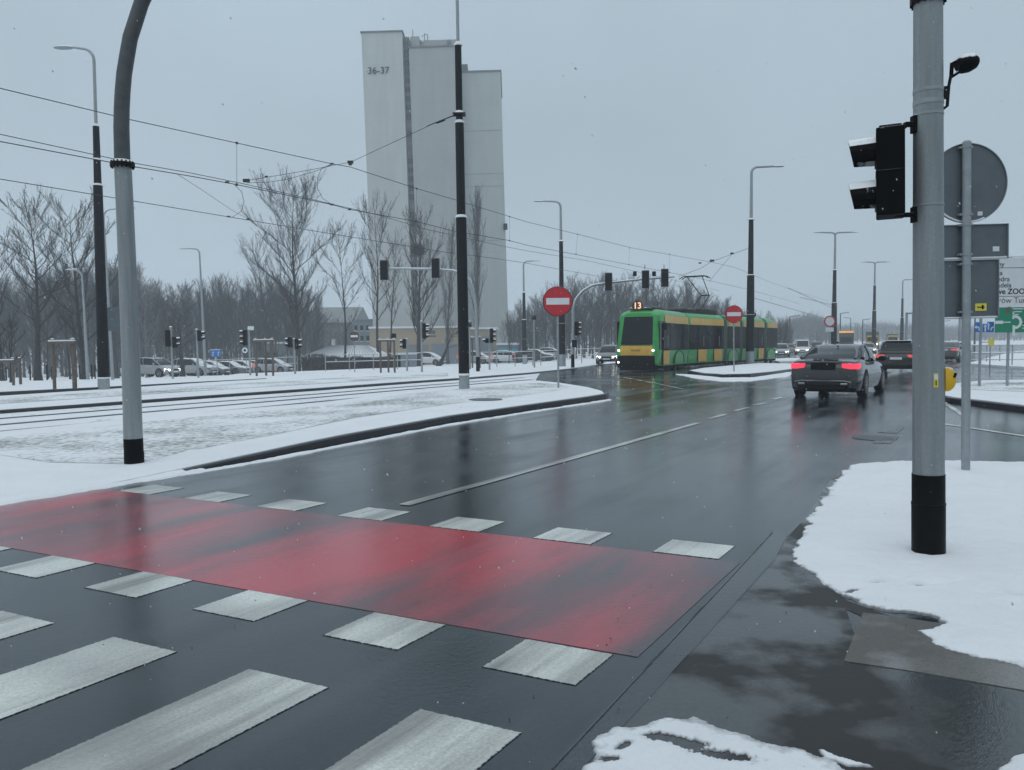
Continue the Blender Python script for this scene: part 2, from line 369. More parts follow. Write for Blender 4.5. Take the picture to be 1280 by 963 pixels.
def sheet(name, poly, zoff, m, skirt=0, cell=4.0, zfun=None, kind='structure'):
    """flat polygon laid on the terrain"""
    bm = bmesh.new(); vs = [bm.verts.new((p[0], p[1], 0)) for p in poly]
    es = [bm.edges.new((vs[i], vs[(i+1) % len(vs)])) for i in range(len(vs))]
    bmesh.ops.triangle_fill(bm, use_beauty=True, edges=es)
    xs = [p[0] for p in poly]; ys = [p[1] for p in poly]
    if max(ys) > 22 or zfun:
        c = cell
        x = math.floor(min(xs)/c)*c
        while x < max(xs):
            bmesh.ops.bisect_plane(bm, geom=bm.verts[:]+bm.edges[:]+bm.faces[:], plane_co=(x, 0, 0), plane_no=(1, 0, 0)); x += c if abs(x) < 80 else c*5
        y = math.floor(min(ys)/c)*c
        while y < max(ys):
            bmesh.ops.bisect_plane(bm, geom=bm.verts[:]+bm.edges[:]+bm.faces[:], plane_co=(0, y, 0), plane_no=(0, 1, 0)); y += c if y < 140 else c*5
    for v in bm.verts: v.co.z = T(v.co.x, v.co.y)+(zfun(v.co.x, v.co.y) if zfun else zoff)
    for f in bm.faces:
        if f.normal.z < 0: f.normal_flip()
    if skirt:
        be = [e for e in bm.edges if e.is_boundary]
        r = bmesh.ops.extrude_edge_only(bm, edges=be)
        for v in r['geom']:
            if isinstance(v, bmesh.types.BMVert): v.co.z -= skirt
    me = bpy.data.meshes.new(name); bm.to_mesh(me); bm.free(); me.materials.append(m)
    o = bpy.data.objects.new(name, me); COL.objects.link(o); o['kind'] = kind
    return o
def inpoly(X, Y, poly):
    ins = np.zeros(X.shape, bool); d = np.full(X.shape, 1e9); n = len(poly)
    for i in range(n):
        x1, y1 = poly[i][0], poly[i][1]; x2, y2 = poly[(i+1) % n][0], poly[(i+1) % n][1]
        c = ((y1 > Y) != (y2 > Y)) & (X < (x2-x1)*(Y-y1)/((y2-y1) if y2 != y1 else 1e-9)+x1); ins ^= c
        L2 = (x2-x1)**2+(y2-y1)**2+1e-12; t = np.clip(((X-x1)*(x2-x1)+(Y-y1)*(y2-y1))/L2, 0, 1)
        d = np.minimum(d, np.hypot(X-(x1+t*(x2-x1)), Y-(y1+t*(y2-y1))))
    return np.where(ins, d, -d)
def snow_patch(name, poly, cell, h, amp, m, nsc=3.0, fall=.12, base=.006, seed=1, holes=(), rough=.012):
    xs = [p[0] for p in poly]; ys = [p[1] for p in poly]
    gx = np.arange(min(xs)-.3, max(xs)+.3, cell); gy = np.arange(min(ys)-.3, max(ys)+.3, cell)
    X, Y = np.meshgrid(gx, gy); sd = inpoly(X, Y, poly)
    n1 = noise2(X, Y, nsc, seed, 5); n2 = noise2(X, Y, nsc*9, seed+5, 3)
    s = sd+n1*amp*2+n2*amp*.35
    for (hx, hy, a, b, ang, dep) in holes:
        ca, sa = math.cos(ang), math.sin(ang); u = ((X-hx)*ca+(Y-hy)*sa)/a; v = (-(X-hx)*sa+(Y-hy)*ca)/b
        q = np.sqrt(u*u+v*v)+n2*1.3+n1*.9; s = np.minimum(s, (q-1)*min(a, b)*dep*6)
    Z = base-.02+h*np.clip(s/fall, 0, 1)**.75*(1+.7*noise2(X, Y, 1.3, seed+9, 5)) + rough*noise2(X, Y, 14, seed+3, 3)*np.clip(s/.06, 0, 1) + .02*np.clip(s/.02, 0, 1)
    keep = s > -.001; ny, nx = X.shape
    fk = keep[:-1, :-1] | keep[1:, :-1] | keep[:-1, 1:] | keep[1:, 1:]
    idx = np.arange(ny*nx).reshape(ny, nx); fs = np.stack([idx[:-1, :-1], idx[:-1, 1:], idx[1:, 1:], idx[1:, :-1]], -1)[fk]
    used = np.unique(fs); remap = -np.ones(ny*nx, int); remap[used] = np.arange(len(used))
    V = np.stack([X.ravel(), Y.ravel(), Z.ravel()], -1)[used]
    if max(ys) > 24:
        for v in V: v[2] += T(v[0], v[1])
    me = bpy.data.meshes.new(name); me.from_pydata(V.tolist(), [], remap[fs].tolist()); me.materials.append(m)
    me.polygons.foreach_set('use_smooth', [True]*len(me.polygons))
    o = bpy.data.objects.new(name, me); COL.objects.link(o); o['kind'] = 'structure'; return o
def ribbon(pts, w0, w1=None):
    """polygon around a polyline, w0 to the left, w1 to the right"""
    w1 = w0 if w1 is None else w1; a = []; b = []
    for i, p in enumerate(pts):
        d = (Vector(pts[min(i+1, len(pts)-1)])-Vector(pts[max(i-1, 0)])); d.z = 0; d.normalize(); nr = Vector((-d.y, d.x, 0))
        a.append(Vector(p)+nr*w0); b.append(Vector(p)-nr*w1)
    return a+b[::-1]
def resample(pts, n):
    pts = [Vector(p) for p in pts]; L = [0]
    for i in range(1, len(pts)): L.append(L[-1]+(pts[i]-pts[i-1]).length)
    out = []
    for k_ in range(n):
        s = L[-1]*k_/(n-1); i = 0
        while i < len(pts)-2 and L[i+1] < s: i += 1
        t = (s-L[i])/max(1e-9, L[i+1]-L[i]); out.append(pts[i].lerp(pts[i+1], t))
    return out

# ================================================================== GROUND
sheet('ground', [(-480, -60), (480, -60), (480, 680), (-480, 680)], -.03, M['snow_track'], cell=4)
road_px = [(590, 475), (640, 466), (700, 460), (745, 456.5)]
rp_ = [(-40, -12), (60, -12), (60, 12)]
road_poly = [(-30, -14), (90, -14), (90, 60), (150, 180), (95, 260), (70, 190)] + \
    [tuple(B(905, 120).xy), tuple(B(860, 90).xy)] + [tuple(G(*p).xy) for p in [(745, 456.5), (700, 460), (676, 465), (668, 479), (700, 491), (560, 517), (300, 568), (0, 612)]] + [(-30, 10.5)]
sheet('road', road_poly, 0.0, M['asphalt'])

# island of snowy grass between road and tram track
front = [(-60, 640), (0, 631), (75, 618), (150, 606), (225, 592), (330, 572), (430, 552), (560, 527), (680, 509), (735, 501), (755, 497.5)]
back = [(752, 494), (735, 489), (700, 483), (672, 480), (640, 481.5), (580, 488), (400, 504), (200, 521), (0, 541), (-60, 547)]
fw = [G(*p) for p in front]; bw = [G(*p) for p in back]
fw[0] = fw[1]+(fw[1]-fw[2]).normalized()*14; bw[-1] = bw[-2]+(bw[-2]-bw[-3]).normalized()*14
def isl(x, y): return .02+.10*sstep(-5.2, -2.6, x)
sheet('snowy_island', fw+bw, .12, M['snow'], skirt=.16, cell=1.0, zfun=isl)
inner_f = [(-30, 566), (60, 580), (150, 582), (190, 578), (240, 566), (330, 551), (430, 532), (560, 512), (640, 502), (700, 493), (712, 489)]
inner_b = [(700, 485.5), (672, 483.5), (640, 485), (580, 491), (400, 509), (200, 527), (0, 548), (-30, 551)]
sheet('grass_verge', [G(*p) for p in inner_f+inner_b], 0, M['snow_grass'], cell=1.0, zfun=lambda x, y: isl(x, y)+.004)
# dark kerb along the island
kp = resample([G(*p) for p in [(228, 591.5), (330, 572), (430, 552), (560, 527), (680, 509), (735, 501), (755, 497.5), (758, 495)]], 60)
mb = MB()
def kerbstrip(kp, wd, top, mb, bottom=-.05):
    rings = []
    for i, p in enumerate(kp):
        d = (kp[min(i+1, len(kp)-1)]-kp[max(i-1, 0)]); d.z = 0; d.normalize(); nr = Vector((d.y, -d.x, 0))
        t = top(p) if callable(top) else top; z0 = T(p.x, p.y)
        o1 = p+nr*wd; rings.append([(p.x-nr.x*.1, p.y-nr.y*.1, z0+t-.05), (p.x-nr.x*.1, p.y-nr.y*.1, z0+bottom), (o1.x, o1.y, z0+bottom), (o1.x, o1.y, z0+t-.015), (o1.x-nr.x*.02, o1.y-nr.y*.02, z0+t), (p.x, p.y, z0+t)])
    mb.loft(rings)
kerbstrip(kp, .06, lambda p: max(.012, isl(p.x, p.y)-.012), mb)
mb.build('kerb', M['kerb'], kind='structure')
# ragged line of snow at the foot of the kerb and on the dropped left edge
foot = [p+Vector((p.x*0, 0, 0)) for p in resample([G(*p) for p in [(175, 603), (232, 594), (330, 577), (430, 557.5), (560, 532), (680, 513), (740, 504), (764, 500)]], 50)]
snow_patch('snow_line_by_kerb', ribbon(foot, .09, .05), .03, .018, .06, M['snow'], nsc=4, fall=.05, seed=3)
snow_patch('snow_edge', [G(*p) for p in [(-40, 628), (0, 625), (75, 610), (160, 596), (230, 585), (260, 588), (228, 594), (150, 608), (75, 620), (0, 633), (-40, 640)]], .04, .03, .10, M['snow'], nsc=2.5, fall=.12, base=.012, seed=8)
# tram track bed: grooves of the rails melted dark through the snow
def strip(name, pts, w, z, m, n=40, kind='structure'):
    return sheet(name, ribbon(resample([G(*p) for p in pts], n), w/2), z, m, cell=4, kind=kind)
def widerib(name, lines, w, z, m):
    mb = MB()
    for pts in lines:
        c = resample([G(*p) for p in pts], 70); rings = []
        for i, p in enumerate(c):
            d = c[min(i+1, 69)]-c[max(i-1, 0)]; d.z = 0; d.normalize(); nr = Vector((-d.y, d.x, 0))
            rings.append([(p.x+nr.x*w/2, p.y+nr.y*w/2, T(p.x, p.y)+z), (p.x-nr.x*w/2, p.y-nr.y*w/2, T(p.x, p.y)+z)])
        mb.loft(rings, close=False, caps=False)
    return mb.build(name, m, kind='structure')
widerib('track_groove', [[(-40, 526), (0, 522), (200, 506.5), (400, 491.5), (580, 477.5), (655, 471.5)],
    [(-40, 533.5), (0, 529.7), (200, 512.5), (400, 495.6), (580, 480.5), (665, 474)],
    [(-40, 541.5), (0, 538), (200, 520), (400, 501), (580, 484.8), (672, 478)]], .19, -.018, M['rail'])
widerib('track_rail', [[(655, 471.5), (700, 467.5), (745, 464.8), (790, 464), (860, 461)], [(665, 474), (715, 470), (760, 467), (810, 467), (900, 460)],
    [(672, 478), (720, 473.5), (775, 471), (830, 472), (868, 476)]], .06, .006, M['rail'])
kb = resample([G(*p) for p in [(-60, 520.5), (0, 515.6), (200, 501), (400, 487), (580, 474), (658, 467.6), (720, 461)]], 60)
mb = MB(); kerbstrip(kb, .09, .055, mb); mb.build('kerb', M['kerb'], kind='structure')
# verge beyond the track
verge = kb+[G(745, 457), G(760, 452), B(760, 72), B(600, 75), B(300, 62), G(260, 479), G(130, 488.5), G(0, 497), G(-60, 501)]
sheet('verge', [p for p in verge], .06, M['snow'], skirt=.15)
vg = [G(-60, 512), G(0, 508), G(200, 494.5), G(400, 482), G(560, 472), G(560, 468), G(400, 475.5), G(250, 485), G(130, 493), G(0, 501), G(-60, 505)]
sheet('grass_verge', vg, .068, M['snow_grass'])
kb2 = resample([G(*p) for p in [(-60, 501), (0, 497), (130, 488.5), (262, 479.5), (330, 475.5)]], 50)
xe = kb2[-1].x; mb = MB(); kerbstrip(kb2, .16, lambda p: .205-.12*sstep(xe-7, xe, p.x), mb); mb.build('kerb', M['kerb'], kind='structure')
sheet('side_road', [G(-80, 500), G(0, 494.5), G(130, 487), G(260, 479), G(300, 474.5), G(200, 474), G(0, 480), G(-80, 483)], -.02, M['snow_track'])

# small island beside the tram
ip = [(862, 466.5), (880, 463), (915, 459.5), (950, 456.5), (985, 457), (1003, 459), (992, 464), (965, 468), (935, 471), (905, 471.5), (880, 470)]
sheet('traffic_island', [G(*p) for p in ip], .13, M['snow'], skirt=.03)
mb = MB(); kk = resample([G(*p) for p in ip+[ip[0]]], 50); kerbstrip(kk[::-1], .10, .115, mb); mb.build('kerb', M['kerb'], kind='structure')
snow_patch('snow_line_by_kerb', [G(*p) for p in [(845, 468), (870, 469.5), (905, 473), (940, 472.6), (985, 466), (1000, 462), (985, 471), (940, 476.5), (900, 477), (868, 473)]], .08, .03, .12, M['snow'], nsc=1.5, fall=.1, seed=13)
sheet('traffic_island', [G(*p) for p in [(955, 451), (985, 449), (1010, 449.5), (1008, 452), (975, 454)]], .1, M['snow'], skirt=.14)
sheet('traffic_island', [G(*p) for p in [(1080, 443.5), (1098, 444), (1098, 452), (1085, 452)]], .1, M['snow'], skirt=.14)

# right island (posts) and far right verge
rip = [(1174, 499), (1179, 490), (1195, 484), (1230, 480), (1290, 479), (1340, 480), (1420, 520), (1340, 521), (1280, 513.5), (1230, 507), (1195, 503)]
sheet('traffic_island', [G(*p) for p in rip], .12, M['snow'], skirt=.03)
sheet('grass_verge', [G(*p) for p in [(1200, 487), (1240, 483.5), (1300, 483), (1330, 486), (1300, 496), (1240, 494), (1205, 492)]], .128, M['snow_grass'])
mb = MB(); kk = resample([G(*p) for p in rip+[rip[0]]], 60); kerbstrip(kk[::-1], .12, .105, mb); mb.build('kerb', M['kerb'], kind='structure')
fr = [(1210, 457), (1225, 452), (1240, 448), (1270, 440), (1330, 436.5), (1500, 437), (1500, 463), (1290, 462), (1250, 460)]
sheet('verge', [G(*p) for p in fr], .12, M['snow'], skirt=.15)

# near right island of clean snow, slush, pavement
isp = [(1062, 583), (1090, 579), (1130, 577.5), (1200, 577), (1250, 578), (1300, 580), (1420, 590), (1560, 640), (1700, 830), (1500, 870), (1330, 846), (1280, 838), (1250, 828), (1210, 830), (1165, 805), (1135, 790), (1150, 786), (1190, 783), (1160, 772), (1110, 765), (1075, 757), (1040, 742), (1012, 720), (990, 704), (985, 694), (1000, 672), (1010, 650), (1035, 610)]
snow_patch('snow_island', [G(*p) for p in isp], .020, .04, .07, M['snow_thin'], nsc=6.5, fall=.40, base=.010, seed=21, rough=.016,
           holes=[(*G(1153, 736).xy, .09, .02, .1, 1.2), (*G(1103, 732).xy, .05, .016, .3, 1.2), (*G(1277, 749).xy, .06, .02, .1, 1.2), (*G(1065, 742).xy, .04, .015, .7, 1.2)])
sheet('pavement_edge', [G(*p) for p in [(1040, 598), (1062, 584), (1045, 610), (1020, 655), (1000, 700), (1060, 752), (1140, 780), (1120, 812), (1075, 770), (985, 730), (955, 712), (975, 690), (1005, 650), (1025, 620)]], .0022, M['walk'])
sheet('gutter', [G(*p) for p in [(660, 990), (925, 710), (968, 664), (985, 668), (968, 700), (800, 885), (700, 990)]], .0045, M['gutter'], skirt=.008)
sheet('pavement', [G(*p) for p in [(702, 990), (801, 886), (969, 701), (985, 672), (1015, 640), (1070, 800), (1300, 845), (1500, 900), (1500, 1300), (600, 1300)]], .008, M['walk'], skirt=.012)
sheet('paving_slab', [G(*p) for p in [(1079, 768), (1180, 782), (1300, 812), (1420, 850), (1420, 905), (1280, 866), (1150, 843), (1055, 829), (1068, 795)]], .0115, M['slab'], skirt=.014)
snow_patch('snow_on_pavement', [G(*p) for p in [(738, 930), (765, 905), (790, 909), (826, 897), (865, 897), (905, 913), (940, 923), (990, 936), (1035, 948), (1065, 964), (1100, 1010), (1140, 1100), (700, 1100), (722, 965), (742, 950)]], .0085, .016, .040, M['snow_thin'], nsc=9, fall=.22, base=.010, seed=33, rough=.012,
           holes=[(*G(826, 925).xy, .07, .028, -.25, 1), (*G(862, 934).xy, .06, .035, -.35, 1), (*G(905, 948).xy, .085, .03, -.35, 1), (*G(780, 936).xy, .04, .016, .8, 1), (*G(762, 952).xy, .03, .018, 0, 1)])
snow_patch('snow_on_pavement', [G(*p) for p in [(1015, 935), (1040, 945), (1070, 955), (1110, 963), (1060, 964), (1030, 955)]], .010, .014, .03, M['snow_thin'], nsc=8, fall=.06, base=.010, seed=35)
snow_patch('snow_on_pavement', [G(*p) for p in [(1245, 966), (1262, 950), (1300, 940), (1400, 930), (1500, 1100), (1250, 1100)]], .012, .02, .03, M['snow_thin'], nsc=7, fall=.08, base=.010, seed=36)
# joints beside the gutter and grit lying about
widerib('pavement_joint', [[(680, 974), (925, 710), (966, 666)], [(704, 988), (801, 886), (969, 701)]], .006, .0095, M['walk'])
rr = random.Random(9); mb = MB()
for i in range(38):
    px = rr.uniform(760, 1290); py = rr.uniform(640, 960); g_ = G(px, py)+Vector((0, 0, .012)); s_ = rr.uniform(.002, .006); mb.ball(g_, s_, (1, rr.uniform(.5, 1), .5), 6, 4)
for i in range(60):
    g_ = Vector((rr.uniform(-3, 3), rr.uniform(3, 9), .006)); s_ = rr.uniform(.002, .006); mb.ball(g_, s_, (1, rr.uniform(.5, 1), .5), 6, 4)
tag(mb.build('road_grit', M['kerb'], None), 'dark grit and leaf crumbs scattered on wet pavement', 'grit', kind='stuff')

# painted markings: the grid fitted to the crossing
O = Vector((-2.11594*1.60986, 5.18199*1.60986, 0)); SL, SW = .4312, .4956
VL = -1.53157*1.60986; OL = 1.28682*1.60986; VZ = -1.85465*1.60986; OZ = 1.91707*1.60986
def edgeuv(o):
    me = o.data; u1 = me.uv_layers.new(name='edge'); u2 = me.uv_layers.new(name='edge2')
    for p in me.polygons:
        vs = [me.vertices[i].co for i in p.vertices]; e0 = (vs[1]-vs[0]).length; e1 = (vs[2]-vs[1]).length
        loc = [(0, 0), (e0, 0), (e0, e1), (0, e1)]
        up = abs(p.normal.z) > .5
        for li, q in zip(p.loop_indices, loc): u1.data[li].uv = q if up else (0, 0); u2.data[li].uv = (e0-q[0], e1-q[1])
    return o
def quad(mb, base, w, ln, z, seg=1):
    a = base; b_ = base+VD*ln; c = b_+UD*w; d = a+UD*w; mb.add([(p.x, p.y, z) for p in (a, b_, c, d)]+[(p.x, p.y, -.003) for p in (a, b_, c, d)], [(0, 3, 2, 1), (0, 1, 5, 4), (1, 2, 6, 5), (2, 3, 7, 6), (3, 0, 4, 7)])
mb = MB()
for i in range(-1, 6): quad(mb, O+UD*i, SW, SL, .0035)
for i in range(-3, 4): quad(mb, O+UD*(i+OL)+VD*VL, SW, SL, .0035)
edgeuv(mb.build('bicycle_crossing_marking', M['white'], kind='structure'))
mb = MB()
for i in range(-4, 3): quad(mb, O+UD*(i+OZ)+VD*(VZ-4.0), SW, 4.0, .0035)
edgeuv(mb.build('zebra_marking', M['white'], kind='structure'))
r1 = G(925, 704); r2 = G(797, 822); u0 = (O).dot(UD)
lf = O+UD*(-4.6); lb = O+VD*(VL+SL)+UD*(-4.6)
sheet('red_cycle_lane', [O+UD*(-4.6), O, r1, r2, O+VD*(VL+SL)+UD*3.0, lb], .003, M['red'], skirt=.006)
def line(pts, w, mb, z=.0065):
    c = [G(*p) for p in pts]; rings = []
    c = resample(c, max(2, int((c[-1]-c[0]).length/1.5)))
    for i, p in enumerate(c):
        d = c[min(i+1, len(c)-1)]-c[max(i-1, 0)]; d.z = 0; d.normalize(); nr = Vector((-d.y, d.x, 0))
        rings.append([(p.x+nr.x*w/2, p.y+nr.y*w/2, T(p.x, p.y)+z), (p.x-nr.x*w/2, p.y-nr.y*w/2, T(p.x, p.y)+z)])
    mb.loft(rings, close=False, caps=False)
mb = MB()
line([(505, 632), (688, 581), (873, 529)], .13, mb)
for a, b_ in [((886.5, 524), (906, 518.5)), ((919, 514), (934, 510)), ((943, 507), (957, 504)), ((967, 499.5), (978, 497))]: line([a, b_], .13, mb)
line([(780, 472), (855, 487)], .12, mb); line([(1170, 529), (1290, 547)], .12, mb); line([(1170, 497), (1205, 520)], .12, mb)
o_ = mb.build('lane_marking', M['white'], kind='structure'); me = o_.data
for nm in ('edge', 'edge2'):
    u = me.uv_layers.new(name=nm)
    for d_ in u.data: d_.uv = (.035, .035)
mb = MB()
for q in ([(1097, 541), (1108, 533), (1131, 534), (1122, 542)], [(1090, 554), (1103, 545), (1124, 546), (1113, 555)]):
    mb.add([tuple(G(*p)+Vector((0, 0, .005))) for p in q], [(0, 1, 2, 3)])
mb.build('road_patch', M['gutter'], kind='structure')
mb = MB(); mb.disc(G(1093, 548)+Vector((0, 0, .004)), (0, 0, 1), .33, .006, 24); mb.build('manhole_cover', M['kerb'], kind='structure')
mb = MB(); mb.disc(G(607, 506)+Vector((0, 0, .13)), (0, 0, 1), .42, .01, 24); mb.build('manhole_cover', M['signback'], kind='structure')
# ================================================================== STREET FURNITURE
def base_and_lean(px, py, pxt, pyt):
    g = G(px, py); w = WP(pxt, pyt, g.y); return g, math.atan2(w.x-g.x, w.z-g.z), w.z-g.z
def sc(Y): return Y/FPX     # metres per pixel of the photograph at depth Y

def text(s, loc, rot, size, m, parent, name='lettering', ext=.002, align='LEFT', off=0):
    c = bpy.data.curves.new(name, 'FONT'); c.body = s; c.size = size; c.extrude = ext; c.align_x = align; c.align_y = 'CENTER'; c.offset = off
    o = bpy.data.objects.new(name, c); COL.objects.link(o); bpy.context.view_layer.update()
    me = bpy.data.meshes.new_from_object(o.evaluated_get(bpy.context.evaluated_depsgraph_get())); bpy.data.objects.remove(o); me.name = name
    o = bpy.data.objects.new(name, me); COL.objects.link(o); me.materials.clear(); me.materials.append(m); o.parent = parent; o.location = loc; o.rotation_euler = rot; return o

def visor_head(parent, c, face, n=3, h=.30, w=.30, d=.20, lit=None, backboard=False, name='signal_head', vis=True):
    """signal head; c = centre (local), face = heading of the lenses (unit xy), parts: housing > visor, lens"""
    f = Vector((face[0], face[1], 0)).normalized(); rot = Matrix.Rotation(math.atan2(f.x, -f.y), 3, 'Z')  # local -y is the lens side
    c = Vector(c)
    hb = MB(); hb.box((0, 0, 0), (w, d, h*n), None)
    for i in range(n-1): hb.box((0, -.003, (i-(n-2)/2)*h), (w*1.03, d*1.0, .018))
    hb.box((0, 0, h*n/2+.01), (w*.8, d*.8, .02))
    if backboard: hb.box((0, .02, 0), (w*1.7, .012, h*n+.3))
    o = hb.build(name, M['black_snow'], parent, bevel=.012); o.location = c; o.rotation_euler = rot.to_euler()
    for i in range(n):
        z = (n-1)/2*h-i*h
        if vis:
            vb = MB(); r = h*.40; k_ = 12; ring = []; dl = h*.60
            for (y, rr, cut) in ((-d/2, r, 1.0), (-d/2-dl, r*.92, 1.0)):
                row = []
                for q in range(k_+1):
                    a = R(-35)+R(250)*q/k_; row.append((rr*math.cos(a), y*(1 if y == -d/2 else (1-.0)) + (0.25*dl*(1-math.sin(a))*.5 if y != -d/2 else 0), z+rr*math.sin(a)))
                ring.append(row)
            vb.loft([ring[0], ring[1]], close=False, caps=False)
            inn = [[(p[0]*.93, p[1], z+(p[2]-z)*.93) for p in row] for row in ring]; vb.loft(inn, close=False, caps=False)
            vb.build('visor', M['black_snow'], o)
        lb = MB(); lb.disc((0, -d/2-.004, z), (0, 1, 0), h*.36, .01, 18); lb.build('lens', (M['lens_'+lit] if lit and i == {'r': 0, 'g': n-1}[lit] else M['lens']), o)
    return o
M['lens'] = mat('signal_lens', (.03, .03, .03), .2)
M['lens_g'] = emit('green_light', (.05, .95, .6), 9.0); M['lens_r'] = emit('red_light', (1, .05, .03), 5.0)
M['lamp_w'] = emit('headlight', (1, .97, .9), 3.5, (.8, .8, .8)); M['tail'] = emit('tail_light', (1, .06, .12), 1.0, (.4, .01, .02))
M['tail_dim'] = emit('tail_light_dim', (1, .16, .14), .55, (.4, .03, .03)); M['amber'] = emit('amber_lamp', (1, .45, .12), .7, (.6, .3, .1))
M['digit'] = emit('route_digits', (1, .66, .36), .95, (.5, .4, .3)); M['disc13'] = mat('route_disc', (.09, .012, .01), .4)

# --- near signal mast on the right -------------------------------------------------
g, ln, _ = base_and_lean(1160.5, 697, 1160, 0)
t = thing('traffic_signal_mast', 'thick grey signal pole with black foot standing in the snow close by', 'signal pole', g+Vector((0, 0, .03)), lean=ln)
H0 = 6.3; r0, r1_ = .1085, .094
def rz(z): return r0+(r1_-r0)*z/4.0
mb = MB(); mb.tube([(0, 0, .55), (0, 0, 2), (0, 0, 4), (0, 0, H0)], [rz(.55), rz(2), rz(4), .085], 40); mb.build('pole', M['galv_near'], t, True)
mb = MB(); mb.tube([(0, 0, -.05), (0, 0, .355), (0, 0, .36), (0, 0, .585)], [.113, .113, .1105, .1105], 40); mb.tube([(0, 0, .36), (0, 0, .375)], [.115, .115], 40); mb.build('pole_foot', M['black'], t, True)
PY = 5.85; mpp = PY/FPX
def lz(py, z0=g.z+.03): return WP(1160, py, g.y).z-z0
for yy, th in ((114, .012), (129, .016), (144, .008), (257, .006)):
    mb = MB(); z = lz(yy); mb.tube([(0, 0, z-th), (0, 0, z+th)], [rz(z)+.003]*2, 40); mb.build('band_clamp', M['galv_snow'], t, True)
mb = MB(); z = lz(3); mb.tube([(0, 0, z-.008), (0, 0, z+.05)], [.112, .112], 40)
for q in range(14): a = 2*PI*q/14; mb.cyl((.108*math.cos(a), .108*math.sin(a), z-.02), (.108*math.cos(a), .108*math.sin(a), z+.06), .008, n=6)
mb.build('flange', M['black'], t)
mb = MB(); mb.tube([(.105, -.02, lz(565)), (.107, -.02, lz(480)), (.105, -.02, lz(455))], .004, 6); mb.build('cable', M['dark'], t)
# sticker
st = MB(); rr = rz(1.0)+.0015; rows = []
for z in (lz(483.5), lz(466)):
    rows.append([(rr*math.sin(a), -rr*math.cos(a), z) for a in (R(-9), R(-3), R(3), R(9))])
st.loft(rows, close=False, caps=False); s_ = st.build('warning_sticker', M['yellowsign'], t)
st = MB(); rr += .001; rows = []
for z in (lz(473.5), lz(467.5)): rows.append([(rr*math.sin(a), -rr*math.cos(a), z) for a in (R(-7), R(0), R(7))])
st.loft(rows, close=False, caps=False); st.build('sticker_symbol', M['signwhite'], s_)
st = MB(); rr += .0005
for (a0, a1, ya, yb) in ((-2, 2, 481, 475),):
    st.loft([[(rr*math.sin(R(a)), -rr*math.cos(R(a)), lz(yy)) for a in (a0, a1)] for yy in (ya, yb)], close=False, caps=False)
st.build('sticker_print', M['dark'], s_)
# push button box
mb = MB(); zc = lz(475); rings = []
for yq, s_ in ((-.05, .8), (-.04, 1), (.04, 1), (.05, .8)):
    rings.append([(.098+max(0, .0+.082*s_*math.sin(a)**.8 if 0 < a < PI else 0), yq, zc+.085*s_*math.cos(a)) for a in [PI*q/14 for q in range(15)]])
mb.loft(rings); pb = mb.build('push_button_box', M['yellow'], t, True)
mb = MB(); mb.box((.165, -.03, zc+.03), (.018, .05, .035), Matrix.Rotation(R(25), 3, 'Y')); mb.build('button', M['black'], pb, bevel=.004)
mb = MB(); mb.ball((.128, 0, zc+.072), .045, (1.0, 1.0, .38)); mb.build('snow_cap', M['snowcap'], pb, True)
# pedestrian signal head seen from the side, lenses to the left
hz = lz(215); hs = visor_head(t, ((1114-1160)*mpp*.97, .03, hz), (-.915, .405), n=2, h=.305, w=.30, d=.185, vis=True)
mb = MB(); zt = lz(155); zb = lz(268)
mb.box((-.12, 0, zt), (.10, .05, .03)); mb.box((-.103, 0, zt), (.02, .07, .12)); mb.box((-.2, 0, zt-.02), (.08, .04, .02))
mb.build('bracket', M['black_snow'], t, bevel=.004); mb = MB(); mb.box((-.15, 0, zb), (.16, .05, .03)); mb.box((-.103, 0, zb), (.02, .07, .11)); mb.build('bracket', M['black_snow'], t, bevel=.004)
# detector on its bent arm
def ml(px, py, dy=0): p = WP(px, py, g.y); q_ = p.z-g.z-.03; return Vector((p.x-g.x-ln*q_, dy, q_))
mb = MB(); mb.tube([ml(1176, 133), ml(1180, 136), ml(1184, 133), ml(1185, 120), ml(1186, 108), ml(1189, 93)], [.011]*6, 10); mb.box(ml(1180, 119), (.05, .05, .05)); mb.box(ml(1178, 112), (.03, .08, .02)); br_ = mb.build('detector_arm', M['dark'], t, True)
mb = MB(); mb.tube([ml(1189, 95), ml(1190, 80), ml(1194, 78)], .014, 8); mb.tube([ml(1189, 97), ml(1197, 92), ml(1203, 88)], .011, 8)
c0 = ml(1196, 84); c1 = ml(1221, 76); mb.tube([c0, c0.lerp(c1, .15), c0.lerp(c1, .5), c0.lerp(c1, .85), c1], [.035, .058, .066, .055, .035], 18); mb.build('detector', M['black_snow'], t, True)

# --- signs seen from behind on the right ------------------------------------------
g, ln, _ = base_and_lean(1207, 593, 1208.5, 180)
t = thing('road_sign', 'round sign over two rectangular plates seen from behind on a grey post in the snow', 'road sign', g+Vector((0, 0, .03)), lean=ln)
def ml(px, py, dy=0): p = WP(px, py, g.y+dy); q_ = p.z-g.z-.03; return Vector((p.x-g.x-ln*q_, dy, q_))
top = ml(1208, 178).z; mb = MB(); mb.cyl((0, 0, -.05), (0, 0, top), .047, n=20); mb.tube([(0, 0, top), (0, 0, top+.02)], [.049, .03], 20); mb.build('post', M['galv'], t, True)
c = ml(1208.8, 229.5, .075); mb = MB(); mb.disc(c, (0, 1, 0), .45, .012, 56); rp1 = mb.build('sign_plate', M['signback'], t)
mb = MB(); ring = [[(c.x+rr*math.cos(a), yy, c.z+rr*math.sin(a)) for a in [2*PI*q/56 for q in range(56)]] for rr, yy in ((.447, .05), (.454, .05), (.454, .085), (.447, .085))]; mb.loft(ring+[ring[0]], caps=False); mb.build('rim', M['galv'], rp1, True)
